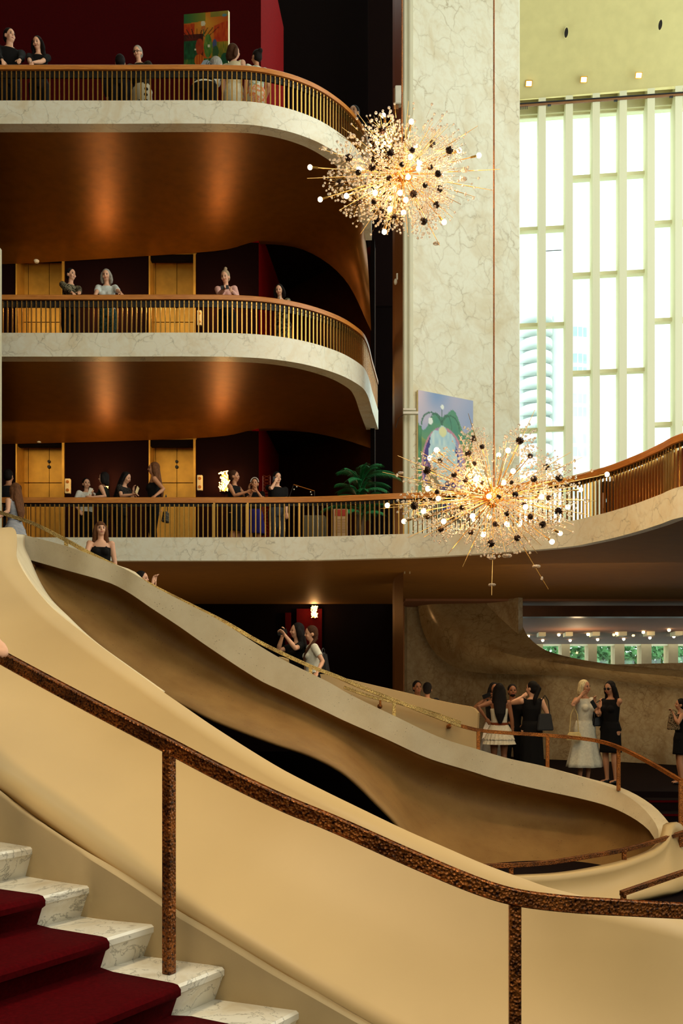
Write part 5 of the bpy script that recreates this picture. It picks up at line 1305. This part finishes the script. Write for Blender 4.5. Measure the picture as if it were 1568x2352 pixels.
# middle balcony
person(163, 616, 18.3, F2, 40, 'person with short dark hair and dark sequined jacket, middle balcony', skin='light', hair=('short', 'black'), top=('long', (28, 26, 20), ('mott', (150, 140, 110), 26)), bottom=('trousers', (26, 20, 18), None), hL=('px', 182, 672, 17.9), hR=('px', 170, 676, 17.8), lean=6, yaw=15)
person(244, 618, 18.3, F2, 0, 'person with short grey hair in a white t-shirt leaning on the middle railing', skin='light', hair=('bob', 'grey'), top=('tee', (206, 212, 206), None), bottom=('trousers', (30, 48, 44), ('mott', (60, 84, 76), 20)), hL=('px', 284, 680, 17.8), hR=('px', 216, 684, 17.85), lean=9, pitch=8)
_, t_, *_r = person(517, 621, 18.35, F2, -5, 'person in pale pink blouse with grey-blond bun, looking at a phone on the middle balcony', skin='light', hair=('topbun', 'ash'), top=('long', (226, 176, 164), None), bottom=('trousers', BK, None), hL=('px', 532, 668, 18.0), hR=('px', 514, 664, 18.0), pitch=18, lean=4, yaw=-10)
phone(P(516, 660, 17.95), (0, 1.4, .2), 'small phone held by the person in the pink blouse, middle balcony')
person(641, 653, 18.5, F2, -10, 'person with dark shoulder-length hair and dark floral dress leaning low over the middle railing', skin='light', hair=('bob', 'black'), top=('long', (50, 56, 42), ('mott', (160, 160, 130), 16)), bottom=('skirt', (28, 26, 20), ('mott', (120, 126, 96), 14), .3, .05), hL=('px', 662, 690, 18.0), hR=('px', 630, 688, 18.0), lean=30, pitch=10)
phone(P(640, 687, 17.95), (1.2, 1.5, .0), 'white phone held by the person leaning low over the middle railing', 'white')
# lowest balcony
person(20, 1078, 19.0, F1, 170, 'person seen from behind in dark clothes at the left edge of the lowest balcony', male=True, skin='mid', hair=('short', 'black'), top=('shirt', (30, 30, 32), None))
person(198, 1098, 18.5, F1, 45, 'smiling person in a white t-shirt and dark trousers, hair tied back, lowest balcony', skin='light', hair=('short', 'black'), top=('tee', (222, 222, 212), None), bottom=('trousers', BK, None), hL=('px', 212, 1134, 18.2), hR=('px', 182, 1172, 18.2), yaw=-15, wid=1.05)
phone(P(207, 1130, 18.1), (.3, .2, .6), 'small white card held before the smiling person in the white t-shirt', 'white', 'card')
person(238, 1084, 18.3, F1, -95, 'person with dark hair and sleeveless patterned top facing left toward the smiling person', skin='light', hair=('bob', 'black'), top=('sleeveless', (30, 34, 28), None), bottom=('trousers', BK, None), hL=('px', 212, 1142, 18.0), hR=('px', 216, 1138, 18.5))
_, t_, *_r = person(290, 1084, 18.3, F1, 70, 'person with long black hair and sequined top looking at a phone, lowest balcony', skin='light', hair=('long', 'black', 1.05), top=('tee', BK, ('mott', (70, 66, 60), 40)), bottom=('trousers', BK, None), hL=('px', 306, 1128, 18.3), hR=('px', 304, 1136, 17.95), lean=10, pitch=14)
phone(P(315, 1126, 18.0), (.0, .5, 1.2), 'pink phone held out by the person in black sequins', 'ivory')
person(353, 1061, 18.2, F1, -75, 'person with very long light brown hair, black backless top, hand on the lowest railing', skin='mid', hair=('long', 'auburn', 1.0), top=('camisole', BK, None), bottom=('trousers', BK, None), hL=('px', 357, 1138, 17.8), hR=(-.12, -.1, .9), yaw=0)
handbag(P(381, 1200, 18.1), .2, .2, .1, cloth((40, 38, 36), ('mott', (120, 116, 104), 30)), 'small black and white patterned bag at the hip of the person with very long hair', 1.2, .3)
person(538, 1080, 18.3, F1, 60, 'person with pinned-up hair and sleeveless black dress reaching to the right, lowest balcony', skin='mid', hair=('bun', 'brown'), top=('sleeveless', BK, None), bottom=('dress', BK, None, .5, .04), hL=('px', 572, 1122, 18.4), hR=('px', 566, 1130, 18.0), yaw=15)
person(585, 1098, 18.35, F1, -5, 'person with a headband, small, holding hands before the face, black and blue dress, lowest balcony', skin='mid', hair=('short', 'brown'), top=('tee', BK, None), bottom=('dress', (36, 30, 110), None, .5, .1), hL=('px', 590, 1128, 18.05), hR=('px', 580, 1126, 18.05), extra=('headband',))
person(636, 1083, 18.4, F1, 30, 'person in black t-shirt and grey jeans holding a phone to the ear, lowest balcony', male=True, skin='light', hair=('short', 'black'), top=('tee', BK, None), bottom=('trousers', (58, 62, 66), None), hR=('px', 632, 1106, 18.25), hL=('px', 658, 1182, 18.3), pitch=6, hintR=(-.5, .6, -.6))
phone(P(630, 1104, 18.28), (0, .2, .6), 'dark phone held to the ear of the person in a black t-shirt')
person(1409, 1068, 18.2, F1, 160, 'top of a dark curly head just above the rising right-hand railing', skin='mid', hair=('short', 'black'), top=('tee', BK, None))
person(1515, 1021, 16.6, F1, 160, 'top of a dark head above the right-hand railing, nearer the right edge', skin='mid', hair=('short', 'black'), top=('tee', BK, None))
# far flight
person(34, 1109, 14.55, 1.62, -115, 'child with long light brown hair and striped dress atop the far flight', skin='light', hair=('long', 'auburn', 1.02), top=('sleeveless', (214, 214, 214), ('stripe', (60, 70, 90), 14)), bottom=('dress', (214, 214, 214), ('stripe', (60, 70, 90), 14), .5, .25), hL=('px', -8, 1192, 14.2), hR=(-.2, .2, .9), child=True)
person(231, 1197, 14.75, .83, 12, 'person with long brown hair, bangs and black camisole high on the far flight', skin='light', hair=('long', 'auburn', 1.1, 'bangs'), top=('camisole', BK, None), bottom=('trousers', BK, None), hL=(.22, .05, .82), hR=('px', 205, 1275, 14.3), yaw=12, pitch=-4)
person(326, 1311, 14.75, .1, 75, 'person with dark hair mostly hidden by the parapet, one hand raised, upper far flight', skin='light', hair=('short', 'black'), top=('tee', BK, None), hR=('px', 350, 1340, 14.5), hL=('px', 356, 1338, 14.6), hintR=(-.3, .2, -1))
person(682, 1430, 14.95, -.72, -70, 'person in black raising a phone with both hands on the far flight', skin='light', hair=('long', 'black', 1.2), top=('tee', BK, None), bottom=('trousers', (170, 60, 80), None), hL=('px', 655, 1460, 14.6), hR=('px', 649, 1459, 14.9), curl=.9)
phone(P(648, 1452, 14.7), (0, 1.3, .3), 'dark phone raised by the person in black on the far flight')
person(714, 1437, 14.7, -.66, -75, 'person with a brown braid and white puff-sleeved blouse walking down the far flight', skin='light', hair=('braid', 'brown'), top=('tee', (224, 222, 206), None), bottom=('trousers', BK, None), hL=('px', 728, 1545, 14.3), hR=(-.2, .1, .85), pitch=8)
handbag(P(742, 1548, 14.8), .26, .32, .16, M['dark'], 'black rucksack on the back of the person with the braid', 1.3, .06, 'rucksack')
# heads behind the rear parapet
person(958, 1563, 17.9, FL, 15, 'dark-skinned person with cropped hair behind the rear cream parapet, facing the hall', male=True, skin='tan', hair=('short', 'black'), top=('tee', BK, None))
person(981, 1567, 17.7, FL, 175, 'person with dark hair seen from behind at the end of the rear cream parapet', skin='mid', hair=('short', 'black'), top=('tee', (40, 38, 40), None))
# landing
_, t_, *_r = person(1134, 1567, 17.1, FL, 10, 'person mostly hidden behind the long black hair, raising a phone, long white skirt', skin='tan', hair=('bob', 'black'), top=('sleeveless', BK, None), bottom=('skirt', (196, 196, 196), None, .25, .18), hR=('px', 1116, 1604, 16.9), hL=(.2, .05, .8), hintR=(-1, .2, -.6))
phone(P(1117, 1598, 16.85), (0, 1.2, .2), 'dark phone raised at left of the landing group')
person(1146, 1569, 16.5, FL, 178, 'person with waist-length black hair in white strapless top, brown belt and ruffled mini skirt', skin='tan', hair=('long', 'black', 1.02), top=('strapless', (220, 210, 184), None), bottom=('skirt', (214, 204, 180), None, .74, .10), hL=('px', 1116, 1650, 16.4), hR=(-.24, .03, .82), extra=('belt', 'ruffle'), wid=1.0)
person(1176, 1571, 17.0, FL, 0, 'bearded person in black open shirt and dark trousers facing the landing group', male=True, skin='tan', hair=('short', 'black'), top=('shirt', BK, None), bottom=('trousers', BK, None), hL=(.15, .3, 1.0), hR=(-.1, .28, 1.02), extra=('beard',))
person(1221, 1564, 16.6, FL, 190, 'person seen from behind in long black dress with cut-out back and black shoulder bag', skin='light', hair=('pony', 'black', 1.3), top=('sleeveless', BK, None), bottom=('dress', BK, None, .08, .05), hL=('px', 1199, 1600, 16.9), hR=(-.2, .1, .95), yaw=40, wid=1.08, hintL=(1, -.2, -.5))
handbag(P(1251, 1678, 16.45), .28, .28, .1, M['dark'], 'black trapezoid shoulder bag of the person in the long black dress', 0, .3)
person(1342, 1561, 16.4, FL, 28, 'person with short blond hair in a long white sleeveless dress, cream bag at the hip', skin='mid', hair=('bob', 'blond'), top=('sleeveless', (224, 216, 192), None), bottom=('dress', (218, 212, 190), None, .27, .16), hR=('px', 1334, 1598, 16.2), hL=('px', 1366, 1614, 16.3), wid=1.1, yaw=10, hintR=(-1, .2, -.7))
handbag(P(1318, 1700, 16.15), .27, .13, .08, cloth((214, 190, 130)), 'flat cream crossbody bag of the person in the white dress', .1, .4)
_, t_, *_r = person(1400, 1564, 16.3, FL, -50, 'person in dark sunglasses and sleeveless black dress holding out a phone on the landing', skin='mid', hair=('wavy', 'black', 1.35), top=('sleeveless', BK, None), bottom=('dress', BK, None, .52, .02), hR=('px', 1374, 1638, 16.1), hL=('px', 1376, 1624, 16.35), pitch=10, extra=('sunglasses',), wid=1.05)
phone(P(1363, 1618, 16.1), (0, -.6, .4), 'black phone shown by the person in sunglasses')
handbag(P(1376, 1668, 16.4), .3, .3, .12, M['black'], 'black shoulder bag with a gold zip beside the person in sunglasses', .3, .12)
person(1562, 1604, 16.2, FL, -100, 'person in black sleeveless dress cut by the right edge of the photo', skin='mid', hair=('bun', 'black'), top=('sleeveless', BK, None), bottom=('dress', BK, None, .6, .03), hL=('px', 1546, 1640, 16.05), hR=('px', 1550, 1646, 16.2))
handbag(P(1546, 1676, 16.05), .2, .26, .1, cloth((60, 48, 34), ('mott', (170, 140, 100), 26)), 'brown patterned bag held at the right edge of the photo', .2, .06)
# someone on the near steps, only a hand reaches into view
person(-150, 1230, 4.9, -.62, 35, 'person just outside the left edge on the near steps, only a hand in view', male=True, skin='light', hair=('short', 'brown'), top=('tee', (60, 60, 64), None), hL=('px', -6, 1473, 4.75), hR=(-.2, 0, .8), curl=.5)
